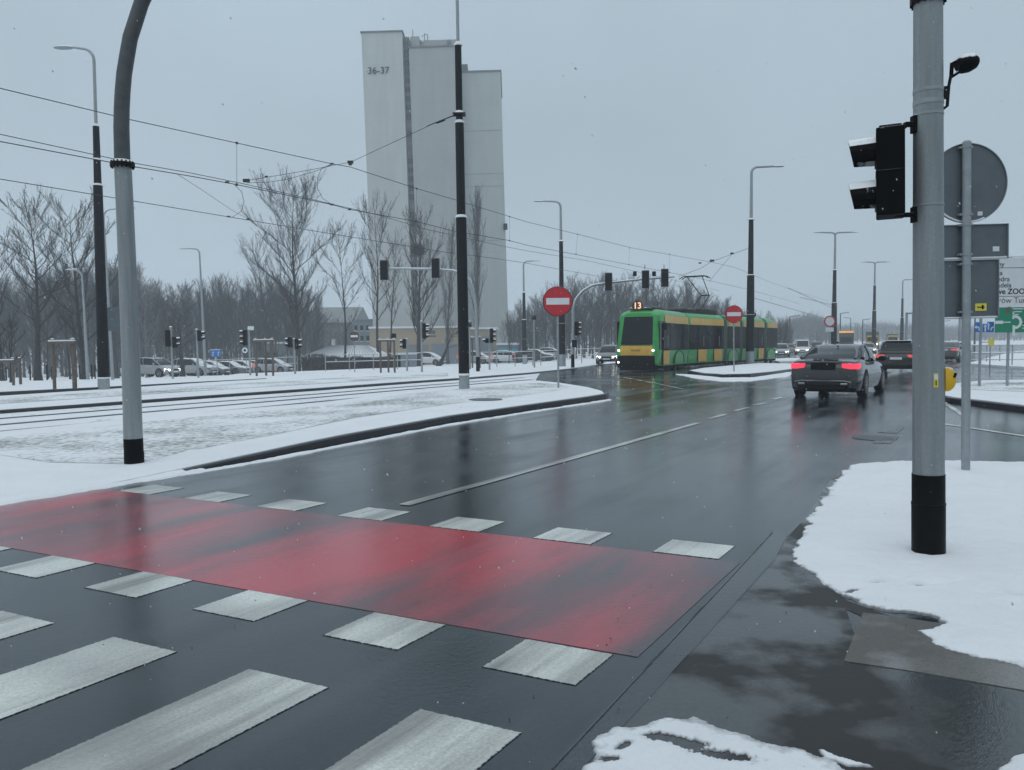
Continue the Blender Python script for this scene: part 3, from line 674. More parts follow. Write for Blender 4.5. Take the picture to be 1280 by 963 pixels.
mb = MB(); mb.tube([c+Vector((.442*math.cos(a), -.02, .442*math.sin(a))) for a in [R(215)+R(80)*q/12 for q in range(13)]], .012, 6); mb.build('snow_rim', M['snowcap'], rp1, True)
def plate(x0, x1, y0, y1, dy):
    a = ml(x0, y0, dy); b_ = ml(x1, y1, dy); mb = MB(); mb.box(((a.x+b_.x)/2, dy, (a.z+b_.z)/2), (b_.x-a.x, .012, a.z-b_.z)); o = mb.build('sign_plate', M['signback'], t, bevel=.002)
    mb = MB()
    for z in (a.z, b_.z): mb.box(((a.x+b_.x)/2, dy-.018, z), (b_.x-a.x, .03, .006))
    for x in (a.x, b_.x): mb.box((x, dy-.018, (a.z+b_.z)/2), (.006, .03, a.z-b_.z))
    mb.build('plate_edge', M['galv'], o)
    mb = MB(); mb.box(((a.x+b_.x)/2, dy-.02, b_.z+.012), (b_.x-a.x-.03, .03, .018)); mb.build('snow_rim', M['snowcap'], o, bevel=.006)
    return o
p1 = plate(1159, 1258.5, 282, 324, .078); p2 = plate(1170, 1246.5, 326, 398, .078)
for o_, q, m_ in ((rp1, (1222, 265, 1228, 270), 'signwhite'), (p1, (1241, 309, 1249, 315), 'signwhite'), (p2, (1219, 380, 1233, 389), 'yellowsign')):
    a = ml(q[0], q[1], .069); b_ = ml(q[2], q[3], .069); mb = MB(); mb.box(((a.x+b_.x)/2, .069, (a.z+b_.z)/2), (b_.x-a.x, .004, a.z-b_.z)); s_ = mb.build('sticker', M[m_], o_)
    if m_ == 'yellowsign':
        mb = MB()
        mb.box(((a.x+b_.x)/2, .0655, (a.z+b_.z)/2), (.085, .003, .012)); mb.box(((a.x+b_.x)/2+.02, .0655, (a.z+b_.z)/2), (.02, .003, .05))
        mb.build('sticker_print', M['dark'], s_)
for yy in (268, 281, 318, 330, 390, 184):
    z = ml(1208, yy).z; mb = MB(); mb.tube([(0, 0, z-.014), (0, 0, z+.014)], [.054]*2, 18); mb.box((-.06, .03, z), (.03, .06, .022)); mb.box((.06, .03, z), (.03, .06, .022)); mb.build('clamp', M['galv'], t, True)

# --- left curved signal mast -------------------------------------------------------
g = G(167, 581); g.z = isl(g.x, g.y)
t = thing('signal_mast', 'tall grey mast with black foot curving overhead to the right at the left kerb', 'signal mast', g)
def ml(px, py, dy=0): p = WP(px, py, g.y); return Vector((p.x-g.x, dy, p.z-g.z))
path = [(166.5, 548), (165, 500), (162.5, 420), (159, 330), (156, 260), (153.5, 206)]
mb = MB(); mb.tube([ml(*p) for p in path], [.119, .116, .113, .110, .107, .105], 32)
mb.build('pole', M['galv_near'], t, True)
up = [(153, 206), (151.5, 150), (154, 100), (162, 50), (178, 0), (200, -42), (235, -82), (285, -112), (350, -128), (450, -136), (620, -140), (800, -142)]
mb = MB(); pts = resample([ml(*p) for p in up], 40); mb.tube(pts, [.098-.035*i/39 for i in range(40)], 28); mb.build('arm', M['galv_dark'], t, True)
mb = MB(); mb.tube([ml(168, 584), ml(167.5, 566), ml(167.2, 565), ml(166.5, 548)], [.124, .124, .121, .121], 32); mb.build('pole_foot', M['black_snow'], t, True)
mb = MB(); c = ml(153, 206); mb.tube([c-Vector((0, 0, .03)), c+Vector((0, 0, .02))], [.15, .15], 32)
for q in range(16): a = 2*PI*q/16; mb.cyl(c+Vector((.132*math.cos(a), .132*math.sin(a), -.05)), c+Vector((.132*math.cos(a), .132*math.sin(a), .04)), .011, n=6)
fl = mb.build('flange', M['black'], t); mb = MB(); mb.tube([c+Vector((0, 0, .021)), c+Vector((0, 0, .06))], [.13, .10], 24); mb.build('snow_cap', M['snowcap'], fl, True)
visor_head(t, ml(560, -138)+Vector((0, .12, 0)), (0.3, 1), backboard=False); visor_head(t, ml(760, -138)+Vector((0, .12, 0)), (0.3, 1))

# --- catenary posts / lamp posts ---------------------------------------------------
def lamp_arm(mb, p, ax, ln_, rise=.35, r=.045, n=8):
    """bent arm from point p towards ax"""
    ax = Vector(ax).normalized(); pts = [p]
    for q in range(1, 7):
        a = PI/2*q/6; pts.append(p+Vector((0, 0, rise*math.sin(a)))+ax*rise*(1-math.cos(a)))
    e_ = p+Vector((0, 0, rise+.06))+ax*ln_; pts.append(e_); mb.tube(pts, [r]*4+[r*.85]*3+[r*.7], n); return e_
def luminaire(parent, e_, ax, L=.75, m='galv_snow'):
    ax = Vector(ax).normalized(); sd = Vector((-ax.y, ax.x, 0)); rings = []
    for s_, w, h in ((-.1, .04, .03), (0, .06, .05), (.25, .13, .06), (.75, .15, .045), (1, .08, .02)):
        p = e_+ax*s_*L; rings.append([p+sd*w*math.cos(a)+Vector((0, 0, h*math.sin(a)+.0)) for a in [2*PI*q/10 for q in range(10)]])
    mb = MB(); mb.loft(rings); return mb.build('lamp_head', M[m], parent, True)

# centre dark post
g, ln, _ = base_and_lean(580.5, 491, 572.5, 57)
g.z += .1; k_ = sc(g.y)
t = thing('catenary_post', 'dark overhead-line post with snow capped joints at the centre island, grey at top and foot', 'post', g, lean=ln)
def lz2(py): return (WP(575, py, g.y).z-g.z)
z1, z2, z3, z4, z5 = lz2(469), lz2(272), lz2(154), lz2(142), lz2(57)
mb = MB(); mb.tube([(0, 0, -.1), (0, 0, z1)], [.165, .16], 20); mb.build('post_foot', M['galv'], t, True)
mb = MB(); mb.tube([(0, 0, z1), (0, 0, z2)], [.165, .16], 20); mb.tube([(0, 0, z2), (0, 0, z3)], [.135, .13], 20); mb.tube([(0, 0, z3), (0, 0, z5)], [.105, .10], 20); mb.build('post_shaft', M['dark'], t, True)
mb = MB(); mb.tube([(0, 0, z5), (0, 0, z5+3.4)], [.05, .042], 12); e_ = lamp_arm(mb, Vector((0, 0, z5+3.4)), (-1, 0, 0), 1.6); mb.build('lamp_pole', M['galv'], t, True); luminaire(t, e_, (-1, 0, 0))
for zz, rr in ((z1, .165), (z2, .16), (z3, .135), (z4, .12), (z5, .105)):
    mb = MB(); mb.tube([(0, 0, zz-.01), (0, 0, zz+.03), (0, 0, zz+.11)], [rr+.03, rr+.02, rr*.62], 16); mb.build('snow_cap', M['snowcap'], t, True)
mb = MB(); mb.box((0, 0, z4-.03), (.38, .34, .05)); mb.build('clamp', M['dark'], t, bevel=.01)
pA = WP(575, 143, g.y); pB = WP(536, 157.5, g.y-.3)
mb = MB(); mb.tube([(-.1, -.1, z4-.06), Vector((pB.x-g.x, pB.y-g.y, pB.z-g.z))], [.022, .014], 8); mb.box(Vector((-.55, -.2, z4-.28)), (.28, .05, .05), Matrix.Rotation(R(-20), 3, 'Y')); mb.build('bracket_arm', M['dark'], t)

# left dark post with lamp
g, ln, _ = base_and_lean(130, 489, 117, 60)
k_ = sc(g.y)
t = thing('street_lamp', 'tall dark post with grey lamp arm at the far left beyond the tram track', 'street lamp', g, lean=ln)
z1, z2, z3, z4 = [WP(120, y_, g.y).z-g.z for y_ in (473, 232, 158, 76)]
mb = MB(); mb.tube([(0, 0, -.1), (0, 0, z1)], [.19, .185], 18); mb.build('post_foot', M['galv'], t, True)
mb = MB(); mb.tube([(0, 0, z1), (0, 0, z2)], [.185, .145], 18); mb.tube([(0, 0, z2), (0, 0, z3)], [.12, .10], 18); mb.build('post_shaft', M['dark'], t, True)
mb = MB(); mb.tube([(0, 0, z3), (0, 0, z4)], [.055, .05], 12); e_ = lamp_arm(mb, Vector((0, 0, z4)), (-1, .1, 0), .75, .4, .05); mb.build('lamp_arm', M['galv'], t, True); luminaire(t, e_, (-1, .1, 0), .62)
for zz, rr in ((z1, .18), (z2, .145), (z3, .10), (WP(120, 200, g.y).z-g.z, .12), ):
    mb = MB(); mb.tube([(0, 0, zz-.01), (0, 0, zz+.03), (0, 0, zz+.08)], [rr+.02, rr+.015, rr*.6], 16); mb.build('snow_cap', M['snowcap'], t, True)
mb = MB(); c = WP(140, 399, g.y+.3)-g; mb.disc(c, (-.9, .5, 0), .42, .02, 28); mb.build('sign_plate', M['signback'], t)
for dz in (0, .3): mb = MB(); mb.tube([(0, 0, c.z+dz), c+Vector((0, 0, dz))], .02, 6); mb.build('bracket', M['galv'], t)

def street_lamp(pxb, Y, pyt, arms, label, dark_to=None, rb=.11, h_arm=1.6, pyshaft=None, leanx=-.006, group='street lamps along the roads', ret=None):
    g = B(pxb, Y); zt = WP(pxb, pyt, Y).z-g.z-.4
    t = thing('street_lamp', label, 'street lamp', g, lean=leanx, group=group)
    zd = (WP(pxb, pyshaft, Y).z-g.z) if pyshaft else 0
    if zd:
        mb = MB(); mb.tube([(0, 0, -.2), (0, 0, .9)], [rb*1.1]*2, 12); mb.build('post_foot', M['galv'], t, True)
        mb = MB(); mb.tube([(0, 0, .9), (0, 0, zd*.62), (0, 0, zd*.621), (0, 0, zd)], [rb*1.1, rb*.95, rb*.75, rb*.62], 12); mb.build('post_shaft', M['dark'], t, True)
        for f_ in (.35, .62, 1): mb = MB(); mb.tube([(0, 0, zd*f_), (0, 0, zd*f_+.1)], [rb*1.15, rb*.5], 10); mb.build('snow_cap', M['snowcap'], t, True)
    mb = MB(); mb.tube([(0, 0, max(zd, -.2)), (0, 0, zt)], [rb*.45 if zd else rb*.7, rb*.36], 10)
    es = []
    for ax, L_ in arms: es.append((lamp_arm(mb, Vector((0, 0, zt)), (ax, .1, 0), L_, .4, rb*.36), ax))
    mb.build('lamp_arm', M['galv'], t, True)
    for e2, ax in es: luminaire(t, e2, (ax, .1, 0), .65)
    return t
street_lamp(703, 57, 252, [(-1, 1.2)], 'dark post with single lamp arm to the left behind the nearest no-entry sign', pyshaft=302, rb=.22)
street_lamp(937.5, 53, 209, [(1, 1.5)], 'tall dark post with lamp arm to the right standing beside the tram', pyshaft=275, rb=.24, leanx=.0)
street_lamp(1042, 92, 291, [(-1, 1.7), (1, 2.0)], 'two-armed lamp post rising above the dark grey saloon', pyshaft=338, rb=.3, leanx=0)
street_lamp(1092, 125, 328, [(-1, 1.4), (1, 1.8)], 'two-armed lamp post farther down the road, left of the black car', pyshaft=357, rb=.3, leanx=0)
street_lamp(1127, 150, 350, [(1, 2.0)], 'single-armed lamp post just left of the near signal pole, far away', pyshaft=373, rb=.3, leanx=0)
street_lamp(656, 80, 327, [(1, 1.0)], 'lamp post with arm to the right, left of the nearest no-entry sign', pyshaft=366, rb=.22)
street_lamp(257, 66, 311, [(-1, 1.0)], 'pale grey lamp post with arm to the left above the parked cars', rb=.18, leanx=-.02)
street_lamp(141, 42, 262, [(1, .9)], 'pale grey lamp post half hidden behind the tall dark left post', rb=.12, leanx=-.02)
street_lamp(110, 46, 338, [(-1, .3)], 'short grey pole with small white box behind the left trees', rb=.14, leanx=-.02)
for i, (px, Y, pt) in enumerate([(1050, 210, 392), (1063, 260, 398), (1078, 230, 400), (1072, 330, 405), (987, 190, 396), (1169, 170, 398), (1178, 240, 402), (1218, 150, 396), (1140, 210, 390)]):
    g = B(px, Y); t = thing('street_lamp', 'thin hazy pole far down the main road', 'street lamp', g, group='distant hazy poles')
    mb = MB(); zt = WP(px, pt, Y).z-g.z; mb.tube([(0, 0, 0), (0, 0, zt)], [.17, .12], 6); mb.tube([(0, 0, zt), ((-1)**i*2.2, 0, zt+.25)], .09, 6); mb.build('pole', M['dark'], t)
g = B(1136, 118); t = thing('gantry', 'grey portal frame arching over the far road left of the near pole', 'gantry', g)
mb = MB(); zt = WP(1132, 392, 118).z-g.z; mb.box((-.4, 0, zt/2), (.25, .25, zt)); mb.box((3.4, 0, zt), (7.85, .25, .25)); mb.box((7.3, 0, zt/2-.13), (.25, .25, zt-.26)); mb.build('frame', M['galv'], t)

# --- overhead signal arches --------------------------------------------------------
def arch(pxb, Y, pts, heads, label, face, foot=True, r=.11):
    g = B(pxb, Y); t = thing('signal_gantry', label, 'signal mast', g, group='overhead signal masts')
    def L_(px, py, dy=0): p = WP(px, py, Y); return Vector((p.x-g.x, dy, p.z-g.z))
    P = resample([L_(*p) for p in pts], 36); P[0] = Vector((0, 0, .9 if foot else 0))
    mb = MB(); mb.tube(P, [r*(1-.45*i/35) for i in range(36)], 12); mb.build('mast', M['galv_snow'], t, True)
    if foot: mb = MB(); mb.tube([(0, 0, -.1), (0, 0, .9)], [r*1.05]*2, 12); mb.build('pole_foot', M['black'], t, True)
    for px, py in heads:
        visor_head(t, L_(px, py, -.2 if face[1] > 0 else .2), face, n=3, h=.36, w=.44, d=.22)
        mb = MB(); c = L_(px, py, -.33); hh = .56
        for (cc, ss) in (((0, 0, hh), (.46, .012, .025)), ((0, 0, -hh), (.46, .012, .025)), ((.22, 0, 0), (.02, .012, 1.12)), ((-.22, 0, 0), (.02, .012, 1.12))): mb.box(c+Vector(cc), ss)
        mb.build('head_edging', M['signback'], t)
    return t, L_
arch(597.5, 47, [(597.5, 450), (596, 420), (595, 385), (592, 364), (587, 351), (578, 342.5), (566, 338.5), (540, 336.5), (500, 336), (472, 336)], [(481, 338.5), (545, 336)], 'overhead signal mast with two black heads crossing in front of the tower block', (.1, 1))
t2, L_ = arch(716, 52, [(716, 452), (716.5, 420), (716.5, 385), (720, 374), (728, 364), (740, 357), (755, 354.5), (790, 350.5), (843, 346)], [(760, 353), (806, 350), (830, 348)], 'overhead signal mast with three black heads above the tram', (.1, 1))
for px in (793.5, 817.5):
    mb = MB(); mb.box(L_(px, 342.5), (.22, .22, .3)); mb.build('detector', M['black'], t2, bevel=.02)
for px in (806, 830): mb = MB(); mb.tube([L_(px, 337), L_(px, 331)], .02, 6); mb.build('aerial', M['dark'], t2)
visor_head(t2, L_(718, 411, 0)+Vector((.15, 0, 0)), (1, .2), n=3, h=.3, w=.3, d=.2)
mb = MB(); mb.box((.1, 0, 1.6), (.3, .3, .5)); mb.build('control_box', M['dark'], t2, bevel=.02)

def post_signal(px, Y, pyt, heads, label, r=.06, extra=None, foot=False, leanx=-.01):
    """slim signal post; heads: (dx_px, py_centre, n, facing)"""
    g = B(px, Y); t = thing('traffic_signal', label, 'traffic light', g, lean=leanx, group='post-mounted traffic lights')
    zt = WP(px, pyt, Y).z-g.z; mb = MB(); mb.tube([(0, 0, -.1), (0, 0, zt)], [r, r*.85], 10); mb.build('post', M['galv'], t, True)
    mb = MB(); mb.tube([(0, 0, zt), (0, 0, zt+.05)], [r*1.6, r*.6], 10); mb.build('snow_cap', M['snowcap'], t, True)
    for dx, py, n_, fc in heads:
        c = Vector((dx*sc(Y), 0, WP(px, py, Y).z-g.z)); visor_head(t, c, fc, n=n_, h=.3, w=.28, d=.2)
    if extra: extra(t, lambda x_, y_, dy=0: Vector((WP(x_, y_, Y).x-g.x, dy, WP(x_, y_, Y).z-g.z)))
    return t
post_signal(216, 44, 409, [(-3.5, 423, 3, (-.1, 1)), (4.5, 428, 2, (1, .1))], 'twin-headed traffic light in front of the silver hatchback')
post_signal(248, 46, 412, [(4, 420, 2, (1, .1))], 'single-headed traffic light just right of the silver hatchback')
def ex(t, L):
    mb = MB(); a = L(314, 410.5); mb.box(a, (.34, .02, .22)); mb.build('sign_plate', M['signwhite'], t)
    mb = MB(); a = L(307, 438, -.08); mb.disc(a, (0, 1, 0), .16, .02, 16); d_ = mb.build('round_plate', M['signwhite'], t); mb = MB(); mb.disc(a+Vector((0, -.014, 0)), (0, 1, 0), .07, .01, 12); mb.build('symbol', M['dark'], d_)
post_signal(313, 46, 412, [(-5, 422, 3, (-1, -.1))], 'traffic light with a small white board on top beside the tree stakes', extra=ex)
post_signal(369, 47, 424, [(-5, 428, 2, (-1, .1)), (3.5, 430, 2, (1, .1))], 'traffic light with two small heads at the foot of the big bare tree')
post_signal(509, 51, 424, [(-3, 430, 2, (-1, .1))], 'small traffic light in front of the beige wall', leanx=0)
def ex(t, L):
    mb = MB(); mb.box(L(541, 415.5), (.28, .03, .2)); mb.box(L(539, 420.5), (.55, .03, .1)); mb.build('sign_plate', M['signback'], t)
post_signal(527.5, 47, 402, [(3.5, 414, 3, (1, .1))], 'traffic light with small grey plates before the beige wall', extra=ex, leanx=0)
post_signal(493, 53, 422, [(0, 420, 1, (0, 1))], 'little camera-topped post behind the staked sapling by the kiosk', leanx=0)
post_signal(612, 52, 411, [(3, 420, 3, (1, .1)), (-3, 426, 1, (-1, 0))], 'traffic light at the right foot of the tower block', leanx=0)
post_signal(668, 56, 396, [(0, 397, 1, (0, -1))], 'slender post with small camera and cross bar left of the no-entry sign', leanx=0,
    extra=lambda t, L: (lambda mb: (mb.box(L(668, 413.5), (.75, .04, .03)), mb.build('cross_bar', M['galv_snow'], t)))(MB()))
post_signal(587.5, 54, 402, [(0, 406, 1, (0, -1))], 'short post with white cap beside the centre dark post', leanx=0)
post_signal(1204, 118, 404, [(0, 419, 3, (0, -1))], 'distant traffic light showing green between the near pole and sign post', leanx=0, r=.1)
for ob in [o for o in bpy.data.objects if o.get('label', '').startswith('distant traffic light')]:
    hd = [c for c in ob.children if c.name.startswith('signal_head')][0]
    ls = [c for c in hd.children if c.name.startswith('lens')]; ls[-1].data.materials[0] = M['lens_g']; ls[-1].scale = (1.5, 1, 1.0); hd.scale = (1.6, 1, 1.3)
post_signal(1204+120, 60, 380, [], 'bare slender post at the right verge', leanx=0) if False else None

# --- no entry signs ----------------------------------------------------------------
def no_entry(px, py_base, cx_, cy_, D, label, Y=None, leanx=0, mr='signred'):
    g = G(px, py_base) if Y is None else B(px, Y); g.z += .1 if Y is None else 0; Y = g.y
    t = thing('no_entry_sign', label, 'road sign', g, group='no-entry signs', lean=leanx)
    c = WP(cx_, cy_, Y); c = Vector((c.x-g.x, -.06, c.z-g.z)); r = D/2
    mb = MB(); mb.tube([(0, 0, -.1), (c.x, 0, c.z+r*.6)], .03, 12); mb.build('post', M['galv'], t, True)
    mb = MB(); mb.disc(c, (0, 1, 0), r, .02, 48); pl = mb.build('sign_plate', M[mr], t)
    mb = MB(); ring = [[(c.x+q*math.cos(a), yy, c.z+q*math.sin(a)) for a in [2*PI*j/48 for j in range(48)]] for q, yy in ((r*.965, c.y-.013), (r*1.0, c.y-.013), (r*1.01, c.y+.012), (r*.97, c.y+.012))]
    mb.loft(ring+[ring[0]], caps=False); mb.build('rim', M['dark'], pl, True)
    mb = MB(); mb.box(c+Vector((0, -.012, .0)), (D*.78, .008, D*.22)); mb.build('bar', M['signwhite'], pl)
    return t
no_entry(698, 490, 697, 377, .90, 'nearest and largest red no-entry sign, on the snowy island tip')
no_entry(917.5, 468, 917, 393, .80, 'red no-entry sign on the small island in front of the tram')
no_entry(443.5, 0, 443, 420.5, .58, 'small dull no-entry sign in front of the snow-roofed pavilion', Y=50, mr='signdull')
g = B(1037, 62); t = thing('road_sign', 'small round white sign with red edge beside the lamp post beyond the saloon', 'road sign', g)
c = WP(1036.5, 402, 62)-g; c.y = -.1
mb = MB(); mb.tube([(0, 0, 0), (c.x, 0, c.z)], .04, 10); mb.build('post', M['galv'], t, True)
mb = MB(); mb.disc(c, (0, 1, 0), .43, .02, 32); p_ = mb.build('sign_plate', M['signred'], t); mb = MB(); mb.disc(c+Vector((0, -.013, 0)), (0, 1, 0), .33, .01, 32); mb.build('white_field', M['signwhite'], p_)
mb = MB(); mb.box(c+Vector((0, .0, -.62)), (.62, .02, .32)); mb.build('lower_plate', M['signwhite'], t)

# blue lane sign by the parked cars
g = B(272, 66); t = thing('information_sign', 'small blue sign with white arrows above the parked cars on the left', 'road sign', g, lean=-.02)
a = WP(270.5, 442, 66)-g; mb = MB(); mb.tube([(0, 0, 0), (0, 0, a.z)], .04, 8); mb.build('post', M['galv'], t)
mb = MB(); mb.box((a.x, -.06, a.z), (.82, .03, .55)); p_ = mb.build('sign_plate', M['blue'], t)
mb = MB()
for dx in (-.22, .2): mb.box((a.x+dx, -.08, a.z-.06), (.05, .01, .3)); mb.box((a.x+dx+.06, -.08, a.z+.1), (.14, .01, .05))
mb.build('arrow', M['signwhite'], p_)
mb = MB(); mb.box((a.x, -.06, a.z+.3), (.82, .06, .05)); mb.build('snow_cap', M['snowcap'], t)

# --- direction sign at the right edge ----------------------------------------------
g = G(1261, 488); g.z += .1; Yd = g.y
t = thing('direction_sign', 'large white and green direction board on tall posts at the right edge', 'direction sign', g)
def L_(px, py, dy=0): p = WP(px, py, Yd); return Vector((p.x-g.x, dy, p.z-g.z))
tz = L_(1261, 322).z
for px in (1261, 1337): mb = MB(); q = L_(px, 400); mb.tube([(q.x, 0, -.1), (q.x, 0, tz)], .04, 14); mb.build('post', M['galv'], t, True)
skew = R(2.5)
def board(x0, x1, y0, y1, m_, nm):
    a = L_(x0, y0); b_ = L_(x1, y1); mb = MB(); mb.box(((a.x+b_.x)/2, -.06, (a.z+b_.z)/2), (b_.x-a.x, .03, a.z-b_.z)); return mb.build(nm, M[m_], t, bevel=.004)
wb_ = board(1229, 1352, 323, 383, 'signwhite', 'white_board'); gb_ = board(1243, 1352, 384.5, 415, 'greensign', 'green_board')
mb = MB()
for yy in (335.5, 371): a = L_(1229, yy); b_ = L_(1352, yy); mb.box(((a.x+b_.x)/2, -.077, a.z), (b_.x-a.x, .004, .014))
mb.build('divider', M['dark'], wb_)
M['brown'] = mat('faded_print', (.16, .10, .08), .5)
for s_, px, py, sz, mm, off in (('ny', 1245.5, 331, .20, 'dark', 0), ('Malta', 1232.5, 342, .20, 'dark', 0), ('Katedra', 1232.5, 349.7, .20, 'dark', 0), ('Cytadela', 1232, 357.3, .20, 'dark', 0), ('Nowe ZOO', 1231, 365.2, .22, 'black', .003), ('Ostrów Tumski', 1230, 376.3, .235, 'brown', 0)):
    p = L_(px, py); text(s_, (p.x, -.08, p.z), (PI/2, 0, 0), sz, M[mm], wb_, off=off)
c = L_(1267, 403, -.08); mb = MB()
ring = [[(c.x+q*math.cos(a), -.08, c.z+q*math.sin(a)) for a in [R(-100)+R(200)*j/20 for j in range(21)]] for q in (.12, .20)]; mb.loft(ring, close=False, caps=False)
mb.box(c+Vector((-.06, 0, .2)), (.05, .006, .22)); mb.box(c+Vector((-.04, 0, -.24)), (.07, .006, .3)); mb.box(c+Vector((-.36, 0, 0)), (.45, .006, .03)); mb.box(c+Vector((-.47, -.002, 0)), (.22, .006, .09)); mb.box(c+Vector((.45, 0, 0)), (.5, .006, .03)); mb.build('roundabout_symbol', M['signwhite'], gb_)
mb = MB(); p = L_(1257.5, 388, -.08); mb.box(p, (.13, .006, .14)); p = L_(1278, 392, -.08); mb.build('shield', M['brown'], gb_)
mb = MB()
for (x0, x1, yy) in ((1264, 1277, 386.5), (1264, 1275, 390), (1264, 1271, 393.5), (1276, 1290, 403), (1276, 1290, 407), (1276, 1290, 410.5)): a = L_(x0, yy, -.08); b_ = L_(x1, yy, -.08); mb.box(((a.x+b_.x)/2, -.08, a.z), (b_.x-a.x, .006, .028))
mb.build('small_print', M['signwhite'], gb_)
mb = MB(); a = L_(1284, 395, -.08); mb.box((a.x, -.08, a.z), (.2, .006, .12)); mb.build('blue_panel', M['blue'], gb_)
a = L_(1229, 322); b_ = L_(1352, 322); mb = MB(); mb.box(((a.x+b_.x)/2, -.06, a.z+.012), (b_.x-a.x, .05, .03)); mb.build('snow_cap', M['snowcap'], t, bevel=.01)

g = G(1224, 488); g.z += .1
t = thing('lane_sign', 'blue lane arrow signs on a thin post below the back-facing plates at right', 'road sign', g)
Yd = g.y
mb = MB(); tz = L_(1224, 396).z; mb.tube([(0, 0, -.1), (0, 0, tz)], .04, 12); mb.build('post', M['galv'], t, True)
g2 = g
for (x0, x1, y0, y1, arr) in ((1217.5, 1223, 403, 415.5, 'l'), (1227, 1232.5, 405, 415.5, 'u'), (1233, 1240.5, 402.5, 415.5, 'ur')):
    a = L_(x0, y0, -.06); b_ = L_(x1, y1, -.06); mb = MB(); mb.box(((a.x+b_.x)/2, -.06, (a.z+b_.z)/2), (b_.x-a.x, .02, a.z-b_.z)); p_ = mb.build('sign_plate', M['blue'], t)
    cx2 = (a.x+b_.x)/2; cz2 = (a.z+b_.z)/2; mb = MB()
    if arr == 'u': mb.box((cx2, -.075, cz2-.03), (.035, .01, .15)); mb.prism([(cx2-.05, -.08, cz2+.03), (cx2+.05, -.08, cz2+.03), (cx2, -.08, cz2+.11)], (0, 1, 0), .01)
    elif arr == 'l': mb.tube([(cx2+.05, -.075, cz2-.09), (cx2+.03, -.075, cz2), (cx2-.05, -.075, cz2+.0)], .018, 6); mb.prism([(cx2-.03, -.08, cz2-.05), (cx2-.03, -.08, cz2+.05), (cx2-.09, -.08, cz2)], (0, 1, 0), .01)
    else:
        mb.box((cx2-.07, -.075, cz2), (.03, .01, .16)); mb.prism([(cx2-.115, -.08, cz2+.05), (cx2-.025, -.08, cz2+.05), (cx2-.07, -.08, cz2+.12)], (0, 1, 0), .01)
        mb.tube([(cx2, -.075, cz2-.1), (cx2+.03, -.075, cz2-.02), (cx2+.1, -.075, cz2+.01)], .016, 6)
    mb.build('arrow', M['signwhite'], p_)
mb = MB(); a = L_(1239, 428, -.05); mb.box((a.x, .0, a.z), (.16, .02, .2)); mb.build('yellow_plate', M['yellowsign'], t)
mb = MB(); a = L_(1233, 428, 0); mb.tube([(0, 0, a.z), (a.x+.2, 0, a.z)], .012, 6); mb.tube([(0, 0, L_(1230, 409).z), (L_(1237, 409).x, -.03, L_(1230, 409).z)], .014, 6); mb.build('bracket', M['galv'], t)

# --- overhead wires ----------------------------------------------------------------
def wire(name, label, pts, r=.011, H=None, group='overhead tram wires', first_ext=12):
    P = [AH(p[0], p[1], p[2] if len(p) > 2 else H) for p in pts]
    mb = MB(); mb.tube(P, r, 5); o = mb.build(name, M['wire'], None); tag(o, label, 'wire', group); return P, o
Wm = {}
Wm['A'], oA = wire('messenger_wire', 'uppermost overhead wire falling from the left edge behind the curved mast', [(-120, 84), (0, 110.5), (164, 150), (296, 179), (415, 205), (438, 209), (521, 236), (569, 250), (660, 278), (722, 293), (789, 310), (890, 328), (920, 335), (960, 352), (1000, 366), (1035, 376)], H=7.0)
Wm['B'], oB = wire('contact_wire', 'middle overhead wire meeting the collar of the curved mast', [(-120, 152), (0, 177), (164, 208), (236, 220), (296, 231), (415, 256), (437, 262), (520, 277), (567, 289), (637, 301), (660, 307), (786, 331), (873, 348), (935, 362), (1000, 380)], H=5.7)
Wm['B2'], oB2 = wire('messenger_wire', 'second middle overhead wire running just above the one at the mast collar', [(-120, 144), (0, 168), (164, 203.5), (236, 216), (300, 229), (380, 247), (477, 270), (529, 286), (624, 307), (660, 314), (733, 326), (820, 345), (900, 364)], H=6.6)
Wm['C'], oC = wire('contact_wire', 'lowest overhead wire crossing in front of the bare trees', [(-120, 204), (0, 224), (164, 251), (290, 272), (405, 291), (554, 315), (624, 324), (657, 329), (744, 345), (860, 372), (960, 398)], H=5.7)
def dropper(p0, p1, H0_, H1_, i):
    a = AH(*p0, H0_); b_ = AH(*p1, H1_); mb = MB(); mb.tube([a, b_], .006, 4); mb.box(a, (.05, .05, .06)); mb.box(b_, (.05, .05, .06)); return mb
mb = MB()
for p0, p1, h0, h1 in (((296, 179), (296, 231), 7, 5.7), ((521, 236), (520, 277), 7, 5.7), ((637, 271), (637, 301), 7, 5.7), ((722, 293), (720, 318), 7, 5.7), ((787, 310), (786, 331), 7, 5.7), ((837, 318), (837, 341), 7, 5.7)):
    a = AH(*p0, h0); b_ = AH(*p1, h1); d = dropper(p0, p1, h0, h1, 0); mb.add(d.v, d.f)
o = mb.build('dropper_wires', M['wire'], None); tag(o, 'thin vertical droppers hanging between the upper and middle overhead wires', 'wire', 'overhead tram wires', 'stuff')
def cwire(label, pts, r=.008, ins=()):
    mb = MB(); mb.tube(pts, r, 5)
    for q, s_ in ins: mb.box(q, (s_*.8, s_*.35, s_*.4))
    tag(mb.build('span_wire', M['wire'], None), label, 'wire', 'span wires of the overhead line')
bz = AH(438, 203, 7.2); e1 = WP(536, 157.5, 25)
cwire('span wire from the centre post arm down to its insulator left of the tower', [e1, bz, AH(380, 214, 7.0), AH(333, 222, 6.8), AH(308, 226, 6.7)], ins=[(bz, .22), (AH(438, 206, 7.1), .12), (AH(308, 226, 6.7), .25), (AH(333, 221, 6.8), .12)])
